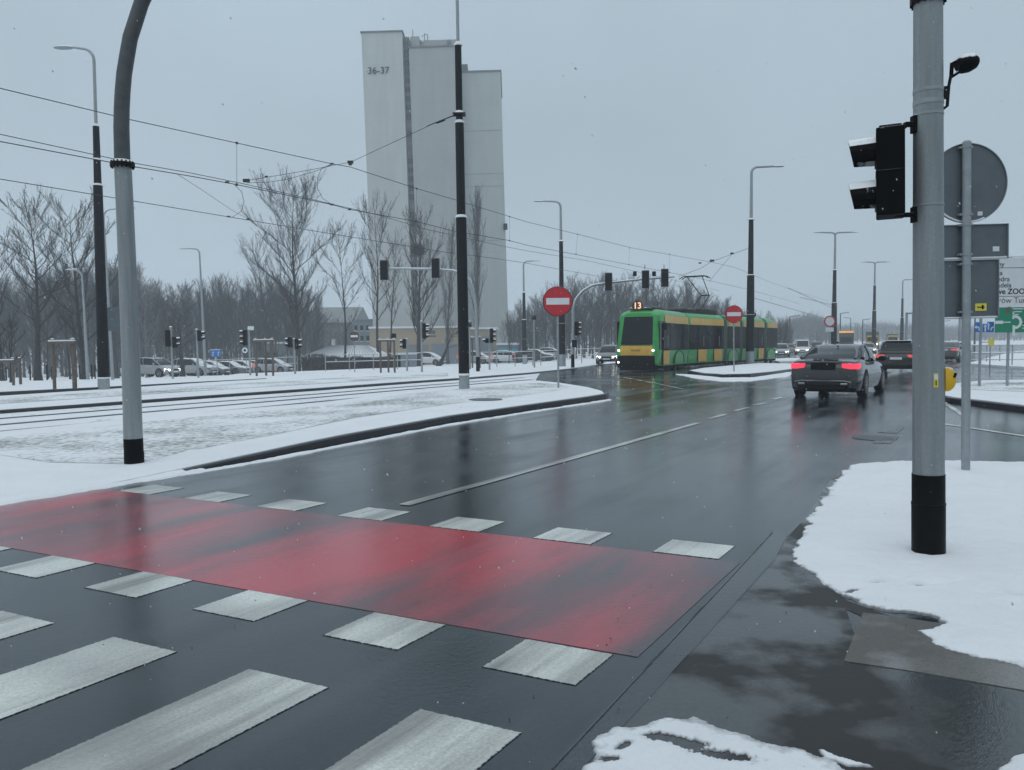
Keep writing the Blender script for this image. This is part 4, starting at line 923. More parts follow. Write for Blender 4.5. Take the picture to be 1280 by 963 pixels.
cwire('looping wire hanging left of the insulator beside the tower', [AH(415, 205, 7), AH(402, 211, 6.9), AH(397, 222, 6.7), AH(397, 236, 6.2), AH(403, 248, 5.9), AH(415, 256, 5.7)], ins=[(AH(415, 205, 7), .12), (AH(415, 256, 5.7), .12), (AH(437, 262, 5.7), .12)])
cwire('looping wire between the middle and lowest wires right of the curved mast', [AH(293, 231, 5.7), AH(302, 240, 5.7), AH(305, 252, 5.7), AH(302, 264, 5.7), AH(290, 272, 5.7)], ins=[(AH(284, 228, 5.7), .12), (AH(286, 271, 5.7), .12), (AH(310, 274, 5.7), .12)])
cwire('curved wire sagging from the uppermost wire to the left insulator', [AH(415, 206, 7), AH(395, 214, 6.9), AH(360, 224, 6.8), AH(335, 228, 6.7), AH(308, 229, 6.65)])
cwire('faint diagonal wire above the left bare trees', [AH(220, 217, 5.7), AH(250, 236, 5.7), AH(290, 263, 5.7), AH(310, 274, 5.7)], .006)
e2 = B(936, 53); e2.z = WP(936, 310, 53).z
cwire('span wire sloping from the post beside the tram to its pantograph line', [e2, WP(915, 318, 51), WP(890, 327, 49), WP(875, 336, 50), WP(848, 346, 52)], .012, ins=[(WP(915, 317, 51), .25), (WP(890, 326, 49), .3), (WP(875, 329, 50), .2)])
cwire('short wire dropping from the span wire to above the pantograph', [WP(915, 318, 51), WP(900, 336, 50), WP(887, 352, 49)], .010)
for i, (a, b_) in enumerate([((985, 360), (1040, 385)), ((1000, 372), (1043, 382)), ((940, 372), (1043, 402))]):
    cwire('hazy overhead wire beyond the tram', [WP(a[0], a[1], 70), WP(b_[0], b_[1], 95)], .02)
# ================================================================== TRAM
M['tgreen'] = mat('tram_green', (.022, .30, .06), .3, 0, .15, 3, coat=.25)
M['tyellow'] = mat('tram_yellow', (.60, .36, .05), .35, 0, .15, 3, coat=.15)
M['tgrey'] = mat('tram_bellows', (.075, .08, .085), .7)
M['tyellow_d'] = mat('tram_door_yellow', (.60, .36, .06), .4, 0, .15, 4)
M['under'] = mat('underside', (.007, .007, .008), .7, spec=.15)
fp = B(771, 43.0); rq = B(972, 64.5)
ax = (Vector((rq.x, rq.y, 0))-Vector((fp.x+.2, fp.y, 0))).normalized(); ang = math.atan2(-ax.x, ax.y)
TL = 27.0
zr = T(fp.x+ax.x*TL, fp.y+ax.y*TL)
t = thing('tram', 'green and yellow articulated tram carrying a lit number 13 on its roof', 'tram', (fp.x, fp.y, fp.z), rotz=ang, pitch=-0)
t.rotation_mode = 'XYZ'; t.rotation_euler = (math.atan2(zr-fp.z, TL), 0, ang)
Mi = Matrix.LocRotScale(t.location, t.rotation_euler, None)
YJ = 0; TH = R(9)
def bend(v):
    if v.y >= YJ: return v
    return Matrix.Rotation(TH, 3, 'Z') @ (v-Vector((0, YJ, 0)))+Vector((0, YJ, 0))
def side_y(px):
    """y along the tram where its near side (x=+1.2) is seen at pixel column px"""
    lo, hi = 0, 40
    for _ in range(40):
        mid = (lo+hi)/2
        if PX(Mi @ bend(Vector((1.2, mid, 1.5))))[0] < px: lo = mid
        else: hi = mid
    return lo
def tsec(y, w=1.2, top=3.3, bot=.3, sh=0.0):
    s_ = w/1.2
    pr = [(1.14, bot), (1.19, .9), (1.2, 1.05), (1.2, 2.5), (1.17, 2.95), (1.02, top-.12), (.75, top-.02), (0, top)]
    return [(x*s_, y+sh*max(0, (z-1.1)/2.2), z) for x, z in pr]+[(-x*s_, y+sh*max(0, (z-1.1)/2.2), z) for x, z in pr[-2::-1]]
YJ = side_y(863)
ends = [side_y(p) for p in (861, 906.5, 926.5, 956.5)]; TLn = side_y(973)
segs = [(1.3, ends[0]-.2), (ends[0]+.35, ends[1]-.25), (ends[1]+.35, ends[2]-.25), (ends[2]+.3, ends[3]-.2), (ends[3]+.35, TLn)]
# cab nose
mb = MB(); nose = [tsec(.02, .98, 3.08, .45, .55), tsec(.12, 1.08, 3.15, .38, .55), tsec(.45, 1.15, 3.25, .32, .4), tsec(1.3, 1.2, 3.3, .3, 0)]
mb.loft(nose); mb.build('cab_front', M['tgreen'], t, True)
for i, (y0, y1) in enumerate(segs):
    mb = MB(); rr_ = [tsec(y0), tsec(y1)]
    if i == 4: rr_ = [tsec(y0), tsec(y1-1.0), tsec(y1-.25, 1.12, 3.2), tsec(y1, .95, 3.0, .4)]
    mb.loft(rr_); mb.build('body_section', M['tgreen'], t, True)
    for s_ in (1, -1):
        yb, ye = (y0 if i else .95), (y1 if i < 4 else y1-.3)
        mb = MB(); mb.box((s_*1.203, (yb+ye)/2, 1.83), (.02, ye-yb-.04, 1.45)); mb.build('window_band', M['tglass'], t, bevel=.004)
        mb = MB(); a = [(s_*1.206, yb+.25, 2.58), (s_*1.206, ye-.02, 2.58), (s_*1.182, ye-.02, 2.97), (s_*1.182, yb+.25, 2.97)]; mb.prism(a, (s_, 0, 0), .012); mb.build('yellow_stripe', M['tyellow'], t)
        # mullions
        mb = MB(); q = yb+1.3
        while q < ye-.4: mb.box((s_*1.215, q, 1.83), (.008, .045, 1.42)); q += 1.35
        mb.build('window_mullion', M['under'], t)
    mb = MB(); mb.box((0, (y0+y1)/2, .30), (2.1, y1-y0-.3, .3)); mb.build('underframe', M['under'], t)
for i in range(4):
    yc0, yc1 = segs[i][1], segs[i+1][0]; n_ = 7; rings = []
    for q in range(n_): y = yc0+(yc1-yc0)*q/(n_-1); w = 1.14 if q % 2 else 1.18; rings.append(tsec(y, w, 3.16, .35))
    mb = MB(); mb.loft(rings); mb.build('bellows', M['tgrey'], t)
# doors (dark upper leaf, yellow lower panel)
for pa, pb in ((828.5, 836.5), (872, 883), (892, 902), (934, 937.5), (947.5, 954)):
    ya, yb = side_y(pa), side_y(pb); mb = MB(); mb.box((1.214, (ya+yb)/2, 1.45), (.025, yb-ya, 2.15)); d_ = mb.build('door', M['under'], t, bevel=.004)
    mb = MB(); mb.box((1.232, (ya+yb)/2, .74), (.012, (yb-ya)*.94, .72)); mb.build('door_panel', M['tyellow_d'], d_)
    mb = MB(); mb.box((1.236, (ya+yb)/2, 1.75), (.012, .06 if yb-ya < 2 else .08, 1.2)); mb.box((1.234, (ya+yb)/2, 1.8), (.008, (yb-ya)*.85, 1.2)); mb.build('door_glass', M['tglass'], d_)
    mb = MB(); mb.cyl((1.25, (ya+yb)/2+.15, 1.3), (1.25, (ya+yb)/2+.15, 1.9), .02, n=6); mb.build('handrail', M['galv'], d_)
for px in (849, 916.5, 964):
    yc = side_y(px); mb = MB(); w = 1.0
    pts = [(1.208, yc+w*math.cos(a)*1.0, .35+.75*math.sin(a)**.6) for a in [PI*q/12 for q in range(13)]]; mb.prism(pts, (1, 0, 0), .012); wc = mb.build('wheel_cover', M['tgreen'], t)
    mb = MB(); mb.tube([(1.222, yc+w*.97*math.cos(a), .35+.72*max(0, math.sin(a))**.6) for a in [PI*q/12 for q in range(13)]], .022, 5); mb.build('wheel_arch_seam', M['under'], wc)
    for dy in (-.55, .55): mb = MB(); mb.disc((1.0, yc+dy, .30), (1, 0, 0), .31, .12, 20); mb.build('wheel', M['under'], t)
# front: windscreen, yellow panel, bumper, lamps
def fy(z, x=0): return -.02+max(0, (z-1.1)/2.2)*.55 + .10*(abs(x)/1.0)**2
def fpanel(name, m, x0, x1, z0, z1, pr=.02, tx=1.0, th=.03):
    mb = MB(); rows = []
    for z in (z0, (z0+z1)/2, z1):
        w = 1.0 if z == z0 else (tx if z == z1 else (1+tx)/2)
        rows.append([(x0*w+(x1-x0)*w*q/8, fy(z, x0*w+(x1-x0)*w*q/8)-pr, z) for q in range(9)])
    mb.loft(rows, close=False, caps=False); rows2 = [[(x, y+th, z) for x, y, z in r_] for r_ in rows]
    mb.loft(rows2, close=False, caps=False)
    per = rows[0]+[r_[-1] for r_ in rows[1:]]+rows[-1][-2::-1]+[rows[1][0]]; per2 = [(x, y+th, z) for x, y, z in per]; mb.loft([per, per2], caps=False)
    return mb.build(name, M[m], t, True)
fpanel('windscreen', 'glass', -.86, .86, 1.42, 2.88, .03, .90)
fpanel('front_panel', 'tyellow', -.84, .84, .86, 1.36, .05, 1.0)
mb = MB(); mb.add([], []); bp = fpanel('bumper', 'under', -1.0, 1.0, .22, .84, .06)
for yy, zz in ((.5, .15),): mb = MB(); mb.box((0, yy, zz), (1.7, 1.2, .14)); mb.build('underframe', M['under'], t)
for s_ in (-1, 1):
    mb = MB(); mb.disc((s_*.93, -.04, 1.12), (0, 1, 0), .055, .05, 14); mb.build('headlight', M['lamp_w'], t)
    mb = MB(); mb.box((s_*1.16, .75, 1.9), (.03, .7, 1.5)); mb.build('side_window', M['glass'], t, bevel=.01)
mb = MB(); mb.disc((-.93, -.075, .5), (0, 1, 0), .05, .02, 12); mb.build('fog_lamp', M['lamp_w'], t)
p_ = text('SOLARIS', (0, -.088, 1.12), (PI/2, 0, 0), .13, M['dark'], t, 'maker_lettering', align='CENTER')
mb = MB(); mb.disc((-.15, .75, 3.46), (0, 1, 0), .30, .08, 28); dsc = mb.build('route_disc', M['disc13'], t)
text('13', (-.15, .70, 3.46), (PI/2, 0, 0), .46, M['digit'], dsc, 'route_digits', ext=.006, align='CENTER', off=.008)
mb = MB(); mb.cyl((-.15, .78, 3.1), (-.15, .78, 3.25), .03, n=8); mb.build('disc_stem', M['dark'], t)
# roof gear and pantograph
for pa, pb, h, w in ((828, 845, .10, 1.3), (866, 880, .22, 1.5), (884, 905, .30, 1.5), (935, 952, .10, 1.2)):
    ya, yb = side_y(pa), side_y(pb); mb = MB(); mb.box((0, (ya+yb)/2, 3.3+h/2), (w, yb-ya, h), None, .92)
    for q in range(4): mb.box((0, ya+(yb-ya)*(q+.5)/4, 3.32+h), (w*.8, .12, .07))
    mb.build('roof_unit', M['dark'], t, bevel=.02)
mb = MB(); mb.ball((.4, side_y(955), 3.5), .22, (1, 1, .8)); mb.build('roof_dome', M['black'], t, True)
yp = side_y(896)-.2; pg = MB(); k1 = Vector((0, yp+1.2, 4.55)); 
for s_ in (-.35, .35): pg.tube([(s_, yp-.3, 3.55), (s_*.7, k1.y, k1.z)], .035, 6)
for s_ in (-.45, .45): pg.tube([(s_*.6, k1.y, k1.z), (s_*1.1, yp-.5, 5.62)], .028, 6)
pg.tube([(-.3, k1.y, k1.z), (.3, k1.y, k1.z)], .04, 6)
pn = pg.build('pantograph', M['black'], t)
mb = MB()
for dy in (-.2, .2): mb.tube([(-.95, yp-.5+dy, 5.52), (-.7, yp-.5+dy, 5.66), (.7, yp-.5+dy, 5.66), (.95, yp-.5+dy, 5.52)], .03, 6)
mb.tube([(-.5, yp-.7, 5.64), (-.5, yp-.3, 5.64)], .025, 6); mb.tube([(.5, yp-.7, 5.64), (.5, yp-.3, 5.64)], .025, 6); mb.build('collector_head', M['black'], pn)
mb = MB(); mb.box((0, yp, 3.5), (1.1, 1.5, .1)); mb.build('pantograph_base', M['black'], pn)
mb = MB(); mb.tube([(1.3, .55, 2.6), (1.5, .3, 2.55)], .02, 6); mb.box((1.5, .28, 2.35), (.16, .08, .35)); mb.build('mirror', M['black'], t, bevel=.01)

Mb = Matrix.Translation((0, YJ, 0)) @ Matrix.Rotation(TH, 4, 'Z') @ Matrix.Translation((0, -YJ, 0))
for ch in t.children:
    ysum = [v.co.y for v in ch.data.vertices]
    if (max(ysum)+min(ysum))/2 + ch.location.y < ends[0]-.1: ch.matrix_basis = Mb @ ch.matrix_basis
# ================================================================== CARS
def paint(name, c): 
    if name not in M: M[name] = mat(name, c, .25, .1, .1, 3, coat=.7, spec=.35)
    return M[name]
def interp(pts, y):
    if y <= pts[0][0]: return pts[0][1]
    for (a, va), (b_, vb) in zip(pts, pts[1:]):
        if y <= b_:
            f = (y-a)/(b_-a); f = f*f*(3-2*f)*.5+f*.5; return va+(vb-va)*f
    return pts[-1][1]
SPECS = {
 # heading +y.  belt/deck height, plan half width, cabin
 'saloon': dict(L=4.85, W=1.84, deck=[(-2.42, .80), (-2.36, .99), (-2.0, 1.03), (-1.5, 1.06), (-.9, .96), (.9, .93), (1.3, .89), (2.1, .80), (2.34, .66), (2.42, .5)],
    hw=[(-2.42, .74), (-2.33, .86), (-2.0, .91), (0, .92), (1.8, .89), (2.25, .80), (2.42, .60)], bot=[(-2.42, .27), (-2.2, .16), (2.2, .17), (2.42, .30)],
    cab=(-1.78, 1.18), roof=(-.78, .42), zr=1.41, wr=.62, axle=(-1.42, 1.45), wr_=.335),
 'hatch': dict(L=3.95, W=1.68, deck=[(-1.97, .75), (-1.9, .95), (-1.5, .98), (-.5, .95), (.8, .93), (1.3, .86), (1.8, .68), (1.97, .48)],
    hw=[(-1.97, .66), (-1.88, .78), (-1.4, .83), (0, .84), (1.4, .82), (1.8, .70), (1.97, .50)], bot=[(-1.97, .36), (-1.8, .24), (1.8, .22), (1.97, .32)],
    cab=(-1.86, 1.20), roof=(-1.25, .25), zr=1.45, wr=.56, axle=(-1.22, 1.22), wr_=.30),
 'suv': dict(L=4.7, W=1.90, deck=[(-2.35, .85), (-2.28, 1.08), (-1.9, 1.12), (-.5, 1.10), (.9, 1.08), (1.3, 1.05), (2.0, .95), (2.25, .8), (2.35, .55)],
    hw=[(-2.35, .78), (-2.25, .90), (-1.8, .94), (0, .95), (1.8, .92), (2.2, .82), (2.35, .62)], bot=[(-2.35, .42), (-2.1, .30), (2.1, .30), (2.35, .40)],
    cab=(-2.22, 1.15), roof=(-1.75, .25), zr=1.70, wr=.66, axle=(-1.4, 1.42), wr_=.37),
 'estate': dict(L=4.7, W=1.88, deck=[(-2.35, .80), (-2.28, .98), (-1.9, 1.02), (-.5, 1.0), (.9, .97), (1.3, .93), (2.0, .82), (2.25, .7), (2.35, .5)],
    hw=[(-2.35, .78), (-2.25, .90), (-1.8, .94), (0, .95), (1.8, .92), (2.2, .82), (2.35, .62)], bot=[(-2.35, .36), (-2.1, .24), (2.1, .24), (2.35, .34)],
    cab=(-2.24, 1.15), roof=(-1.70, .25), zr=1.55, wr=.66, axle=(-1.4, 1.42), wr_=.35),
 'van': dict(L=4.9, W=1.9, deck=[(-2.45, .95), (-2.4, 1.15), (-1.9, 1.15), (.9, 1.12), (1.5, 1.05), (2.2, .85), (2.45, .55)],
    hw=[(-2.45, .86), (-2.35, .93), (-1.8, .95), (0, .95), (1.8, .92), (2.25, .82), (2.45, .62)], bot=[(-2.45, .4), (-2.1, .28), (2.1, .28), (2.45, .38)],
    cab=(-2.38, 1.5), roof=(-2.25, .75), zr=1.92, wr=.78, axle=(-1.5, 1.5), wr_=.34)}
def car(kind, label, loc, heading, pm, group=None, front_lit=False, tail='tail_dim', snow=False, detail=1, plate='signwhite', name='parked_car', scl=1.0):
    """heading: direction vector the car points to"""
    sp = SPECS[kind]; L = sp['L']; ang = math.atan2(-heading[0], heading[1])
    t = thing(name, label, 'car', loc, rotz=ang, group=group); t.scale = (scl,)*3
    d0, d1 = -L/2, L/2; ny = 26
    ys = [d0+(d1-d0)*(.5-.5*math.cos(PI*q/(ny-1))) for q in range(ny)]
    rings = []
    for y in ys:
        w = interp(sp['hw'], y); zt = interp(sp['deck'], y); zb = interp(sp['bot'], y); h = zt-zb
        half = [(0, zb), (w*.80, zb), (w*.95, zb+.06*h), (w*.985, zb+.25*h), (w*1.0, zb+.50*h), (w*.995, zb+.66*h), (w*.955, zb+.84*h), (w*.90, zt-.03*h), (w*.80, zt), (w*.4, zt+.012), (0, zt+.018)]
        rings.append([(x, y, z) for x, z in half]+[(-x, y, z) for x, z in half[-2:0:-1]])
    mb = MB(); mb.loft(rings); mb.build('body', pm, t, True)
    c0, c1 = sp['cab']; r0_, r1 = sp['roof']; zr_ = sp['zr']; wr = sp['wr']
    def zt(y): return interp(sp['deck'], y)
    def hb(y): return interp(sp['hw'], y)*.885
    # greenhouse in glass, as a loft of height rings
    def ringz(f, inset=0):
        yA = c0+(r0_-c0)*f; yB = c1+(r1-c1)*f; n_ = 9; out = []
        for q in range(n_):
            y = yA+(yB-yA)*q/(n_-1); wl = hb(y)*(1-f)+wr*f
            if q in (0, n_-1): wl *= .86
            zz = zt(y)*(1-f)+zr_*f - (0.05*f*abs((q-(n_-1)/2)/((n_-1)/2))**2.5)
            out.append((wl-inset, y, zz))
        return out
    fs = [0, .25, .5, .75, .93]; rings = []
    for f in fs:
        bulge = .035*math.sin(PI*f); rw = ringz(f); rings.append([(x+bulge, y, z-.02*(f == 0)) for x, y, z in rw]+[(-x-bulge, y, z-.02*(f == 0)) for x, y, z in rw[::-1]])
    mb = MB(); mb.loft(rings); mb.build('windows', M['glass'], t, True)
    # roof
    rw = ringz(.91); rw2 = ringz(1.0); rings = [[(x+.012, y, z) for x, y, z in rw]+[(-x-.012, y, z) for x, y, z in rw[::-1]], [(x-.03, y, z) for x, y, z in rw2]+[(-x+.03, y, z) for x, y, z in rw2[::-1]], [(x*.6, y*.92+(r0_+r1)/2*.08, z+.025) for x, y, z in rw2]+[(-x*.6, y*.92+(r0_+r1)/2*.08, z+.025) for x, y, z in rw2[::-1]]]
    mb = MB(); mb.loft(rings); mb.build('roof', pm if not snow else M['snowcap'], t, True)
    # pillars
    for s_ in (-1, 1):
        for q, rad in ((0, .04), (8, .035), (4, .028)) + (((2, .035),) if kind != 'saloon' else ((1, .05),)):
            P = []
            for f in (0, .5, .95): a = ringz(f)[q]; P.append((s_*(a[0]+.035*math.sin(PI*f)), a[1]+(.05 if q == 1 else 0), a[2]))
            mb = MB(); mb.tube(P, rad, 6); mb.build('pillar', pm, t, True)
    if snow:
        mb = MB(); rings = []
        for y in [c1+.1, c1+.4, (c1+d1)/2+.2, d1-.15]:
            w = interp(sp['hw'], y)*.82; rings.append([(w, y, zt(y)-.01), (w*.9, y, zt(y)+.04), (0, y, zt(y)+.06), (-w*.9, y, zt(y)+.04), (-w, y, zt(y)-.01)])
        mb.loft(rings); mb.build('snow_cap', M['snowcap'], t, True)
        mb = MB(); rings = []
        for f in (.05, .9): 
            a = ringz(f)[8]; rings.append([(a[0]*.95, a[1]+.03, a[2]+.02), (0, a[1]+.05, a[2]+.03), (-a[0]*.95, a[1]+.03, a[2]+.02)])
        mb.loft(rings, close=False, caps=False); mb.build('snow_cap', M['snowcap'], t, True)
    # wheels with arches
    for s_ in (-1, 1):
        for ya in sp['axle']:
            w = interp(sp['hw'], ya); rw_ = sp['wr_']
            mb = MB(); mb.disc((s_*(w-.06), ya, rw_+.03), (1, 0, 0), rw_+.06, .125, 26); mb.build('wheel_arch', M['under'], t)
            mb = MB(); mb.tube([(s_*(w-.21), ya, rw_), (s_*(w-.19), ya, rw_), (s_*(w-.0), ya, rw_), (s_*(w+.014), ya, rw_)], [rw_*.93, rw_, rw_, rw_*.93], 28); wh = mb.build('wheel', M['tyre'], t, True)
            mb = MB(); mb.disc((s_*(w+.012), ya, rw_), (1, 0, 0), rw_*.22, .02, 14)
            for q in range(5*(2 if detail > 1 else 1)):
                a = 2*PI*q/(5*(2 if detail > 1 else 1)); mb.box((s_*(w+.014), ya+math.cos(a)*rw_*.42, rw_+math.sin(a)*rw_*.42), (.015, rw_*.5, .035), Matrix.Rotation(a, 3, 'X'))
            rg = [[(s_*(w+xo), ya+math.cos(a)*q_, rw_+math.sin(a)*q_) for a in [2*PI*j/24 for j in range(24)]] for q_, xo in ((rw_*.62, .010), (rw_*.70, .020), (rw_*.74, .012))]
            mb.loft(rg, caps=False); mb.build('rim', M['rim'], wh, True)
        # mirror
        y = c1-.38; mb = MB(); mb.ball((s_*(hb(y)+.16), y, zt(y)+.07), .11, (1, .55, .7), 10, 6); mb.tube([(s_*(hb(y)), y, zt(y)+.02), (s_*(hb(y)+.14), y, zt(y)+.05)], .02, 6); mb.build('mirror', pm if detail < 2 else M['black'], t, True)
        # lights
        y0 = d0; zt0 = sp['deck'][1][1]; w0 = interp(sp['hw'], d0+.1)
        mb = MB(); rings = []
        for f in range(7):
            y = d0+.005+.05*f; w = interp(sp['hw'], max(d0, y)); 
        tl = MB(); za, zb2 = zt0-.20, zt0-.055
        if kind in ('hatch', 'van'): za, zb2 = zt0-.25, zt0+.02
        path = [(w0*.58, d0-.012), (w0*.80, d0-.008), (w0*.95, d0+.05), (interp(sp['hw'], d0+.16)*.995+.012, d0+.17), (interp(sp['hw'], d0+.3)*.99+.012, d0+.32)]
        tl.loft([[(s_*x, y, za+.03*(i == 0)+.03*(i == 4)), (s_*x, y, zb2-.01*(i == 4)), (s_*(x-.04), y+.06, zb2), (s_*(x-.04), y+.06, za+.03)] for i, (x, y) in enumerate(path)]); tl.build('tail_light', M[tail], t, True)
        hl = MB(); zf = interp(sp['deck'], d1-.12); w1 = interp(sp['hw'], d1-.08)
        path = [(w1*.62, d1-.01), (w1*.86, d1-.03), (w1*1.02, d1-.13), (interp(sp['hw'], d1-.3)+.008, d1-.30)]
        hl.loft([[(s_*x, y, zf-.17), (s_*x, y, zf-.04+.02*i), (s_*(x-.05), y-.08, zf-.03+.03*i), (s_*(x-.05), y-.08, zf-.17)] for i, (x, y) in enumerate(path)]); hl.build('headlight', M['lamp_w'] if front_lit else M['signback'], t, True)
    mb = MB(); mb.box((0, d0-.012, sp['deck'][1][1]-.14 if kind == 'saloon' else .75), (.52, .012, .115)); mb.build('number_plate', M[plate], t)
    mb = MB(); mb.box((0, d1+.004, .42), (.50, .012, .11)); mb.build('number_plate', M['signwhite'], t)
    mb = MB(); mb.box((0, d1-.02, .55), (.9, .05, .10)); mb.box((0, d1-.03, .33), (1.1, .06, .12)); mb.build('grille', M['under'], t)
    mb = MB(); mb.box((0, d0+.02, interp(sp['bot'], d0)+.02), (1.3, .06, .14)); mb.build('rear_valance', M['under'], t)
    return t
def look(a, b_): d = Vector(b_)-Vector(a); d.z = 0; return d.normalized()
# hero saloon, seen from behind
pm = paint('paint_graphite', (.030, .033, .035)); cpos = B(1051.5, 23.3)
hd = Vector((math.sin(R(33)), math.cos(R(33)), 0))
M['plate_grey'] = mat('plate_grey', (.09, .095, .10), .5)
t = car('saloon', 'dark grey saloon seen from behind with its red tail lights glowing on the wet road', cpos, hd, pm, tail='tail', detail=2, plate='plate_grey', name='saloon_car', scl=.98)
d0 = -2.425
mb = MB(); mb.box((0, d0-.005, 1.0), (.95, .02, .014)); mb.box((0, d0-.02, .865), (.62, .01, .19)); mb.build('boot_trim', M['under'], t)
mb = MB(); mb.box((0, d0-.014, .985), (1.02, .018, .016)); mb.tube([(-.72, d0-.035, .44), (-.55, d0-.05, .475), (.55, d0-.05, .475), (.72, d0-.035, .44)], .014, 6)
for s_ in (-1, 1): mb.tube([(s_*.46, d0-.04, .39), (s_*.62, d0-.035, .395)], .035, 8)
mb.build('chrome_trim', M['rim'], t)
mb = MB(); rings = []
for z, y, w in ((.70, d0+.02, .80), (.68, d0-.045, .78), (.50, d0-.065, .80), (.32, d0-.03, .78), (.20, d0+.1, .74)):
    rings.append([(w*math.sin(a)/1.0, y+.26*(1-math.cos(a))**1.2*.8, z) for a in [R(-68)+R(136)*q/14 for q in range(15)]])
mb.loft(rings, close=False, caps=False); mb.build('bumper', pm, t, True)
mb = MB(); mb.box((0, d0-.05, .30), (1.12, .03, .12)); mb.build('diffuser', M['under'], t)
mb = MB(); mb.box((0, d0+.30, 1.052), (.62, .08, .018)); mb.build('boot_lip', M['black'], t)
mb = MB(); mb.disc((0, d0-.012, 1.02), (0, 1, 0), .035, .015, 16); mb.build('badge', M['rim'], t)
mb = MB(); mb.ball((0, -.55, 1.475), .07, (.35, 1.3, .6)); mb.build('aerial_fin', M['black'], t, True)
for s_ in (-1, 1): mb = MB(); mb.box((s_*.68, d0+.052, .915), (.12, .012, .05)); mb.build('reversing_lamp', M['signwhite'], t)

car('estate', 'black estate car with roof snow driving ahead of the grey saloon, right of it', B(1125, 37.5), Vector((math.sin(R(30)), math.cos(R(30)), 0)), paint('paint_black', (.008, .009, .010)), tail='tail_dim', name='estate_car', scl=.93)
t = [o for o in bpy.data.objects if o.name.startswith('estate_car')][0]
mb = MB(); mb.box((0, -2.37, 1.05), (1.45, .02, .03)); mb.build('chrome_trim', M['rim'], t)
mb = MB(); mb.box((0, -.75, 1.578), (1.15, 1.9, .02)); mb.build('snow_cap', M['snowcap'], t, bevel=.008)
rv = Vector((math.sin(R(36)), math.cos(R(36)), 0))
car('saloon', 'dark car with snowy roof just right of the near signal pole, driving away', B(1186, 62), rv, paint('paint_dark_silver', (.05, .053, .056)), name='moving_car', snow=False)
car('hatch', 'pale car with red lights behind the dark one right of the near pole', B(1198, 72), rv, paint('paint_white', (.62, .63, .64)), name='moving_car')
car('hatch', 'grey hatchback with bright headlights left of the tram front', B(762, 62), Vector((-.25, -1, 0)).normalized(), paint('paint_grey', (.14, .15, .155)), front_lit=True, name='moving_car')
car('hatch', 'silver hatchback with headlights on driving past behind the left curved mast', B(194, 60), Vector((.90, -.38, 0)).normalized(), paint('paint_silver', (.30, .31, .32)), front_lit=True, name='moving_car')
# traffic far down the road
for i, (px, Y, kd, pmn, c, lit, lab) in enumerate([(977, 88, 'hatch', 'paint_silver', (.3, .31, .32), True, 'distant silver car with headlights just right of the tram tail'), (1003, 105, 'van', 'paint_white', (.6, .61, .62), True, 'distant pale car with headlights, second right of the tram tail'), (990, 118, 'hatch', 'paint_grey', (.14, .15, .155), True, 'distant grey car between the two headlight cars right of the tram'),
    (1086, 110, 'hatch', 'paint_silver', (.3, .3, .3), True, 'distant car with a bright headlight between the saloon and the estate car'), (1020, 120, 'suv', 'paint_grey', (.14, .15, .155), True, 'distant dark car left of the round white sign')]):
    car(kd, lab, B(px, Y), Vector((-.35, -1, 0)).normalized(), paint(pmn, c), front_lit=lit, name='distant_car')
# parked rows
for i, (px, Y, kd, nm, c, lab) in enumerate([(243, 78, 'suv', 'paint_silver', (.3, .31, .32), 'pale tall car, leftmost of the snowy parked row'), (264, 80, 'hatch', 'paint_grey', (.14, .15, .155), 'snowy parked car next to the pale van'), (285, 82, 'saloon', 'paint_grey', (.14, .15, .155), 'snowy parked car right of the blue arrow sign'),
    (304, 84, 'hatch', 'paint_silver', (.3, .31, .32), 'snowy parked car behind the traffic light with the white board'), (322, 86, 'hatch', 'paint_grey', (.14, .15, .155), 'snowy parked car behind the wooden tree stakes'), (342, 80, 'hatch', 'paint_silver', (.3, .31, .32), 'silver snowy parked car left of the big bare tree'),
    (536, 92, 'hatch', 'paint_white', (.6, .61, .62), 'snow-covered car beneath the round nest tree'), (594, 92, 'hatch', 'paint_silver', (.3, .31, .32), 'snow-covered car behind the centre dark post'), (635, 94, 'hatch', 'paint_white', (.6, .61, .62), 'snow-covered car in front of the blue kiosk'),
    (668, 92, 'saloon', 'paint_graphite', (.055, .058, .06), 'dark car with snowy bonnet behind the railing left of the no-entry sign'), (688, 96, 'hatch', 'paint_silver', (.3, .31, .32), 'pale parked car right beside the dark snowy one behind the railing')]):
    if lab is None: continue
    car(kd, lab, B(px, Y), Vector((.95, -.35+.05*(i % 3), 0)).normalized(), paint(nm, c), snow=True, group='snow-covered parked cars')

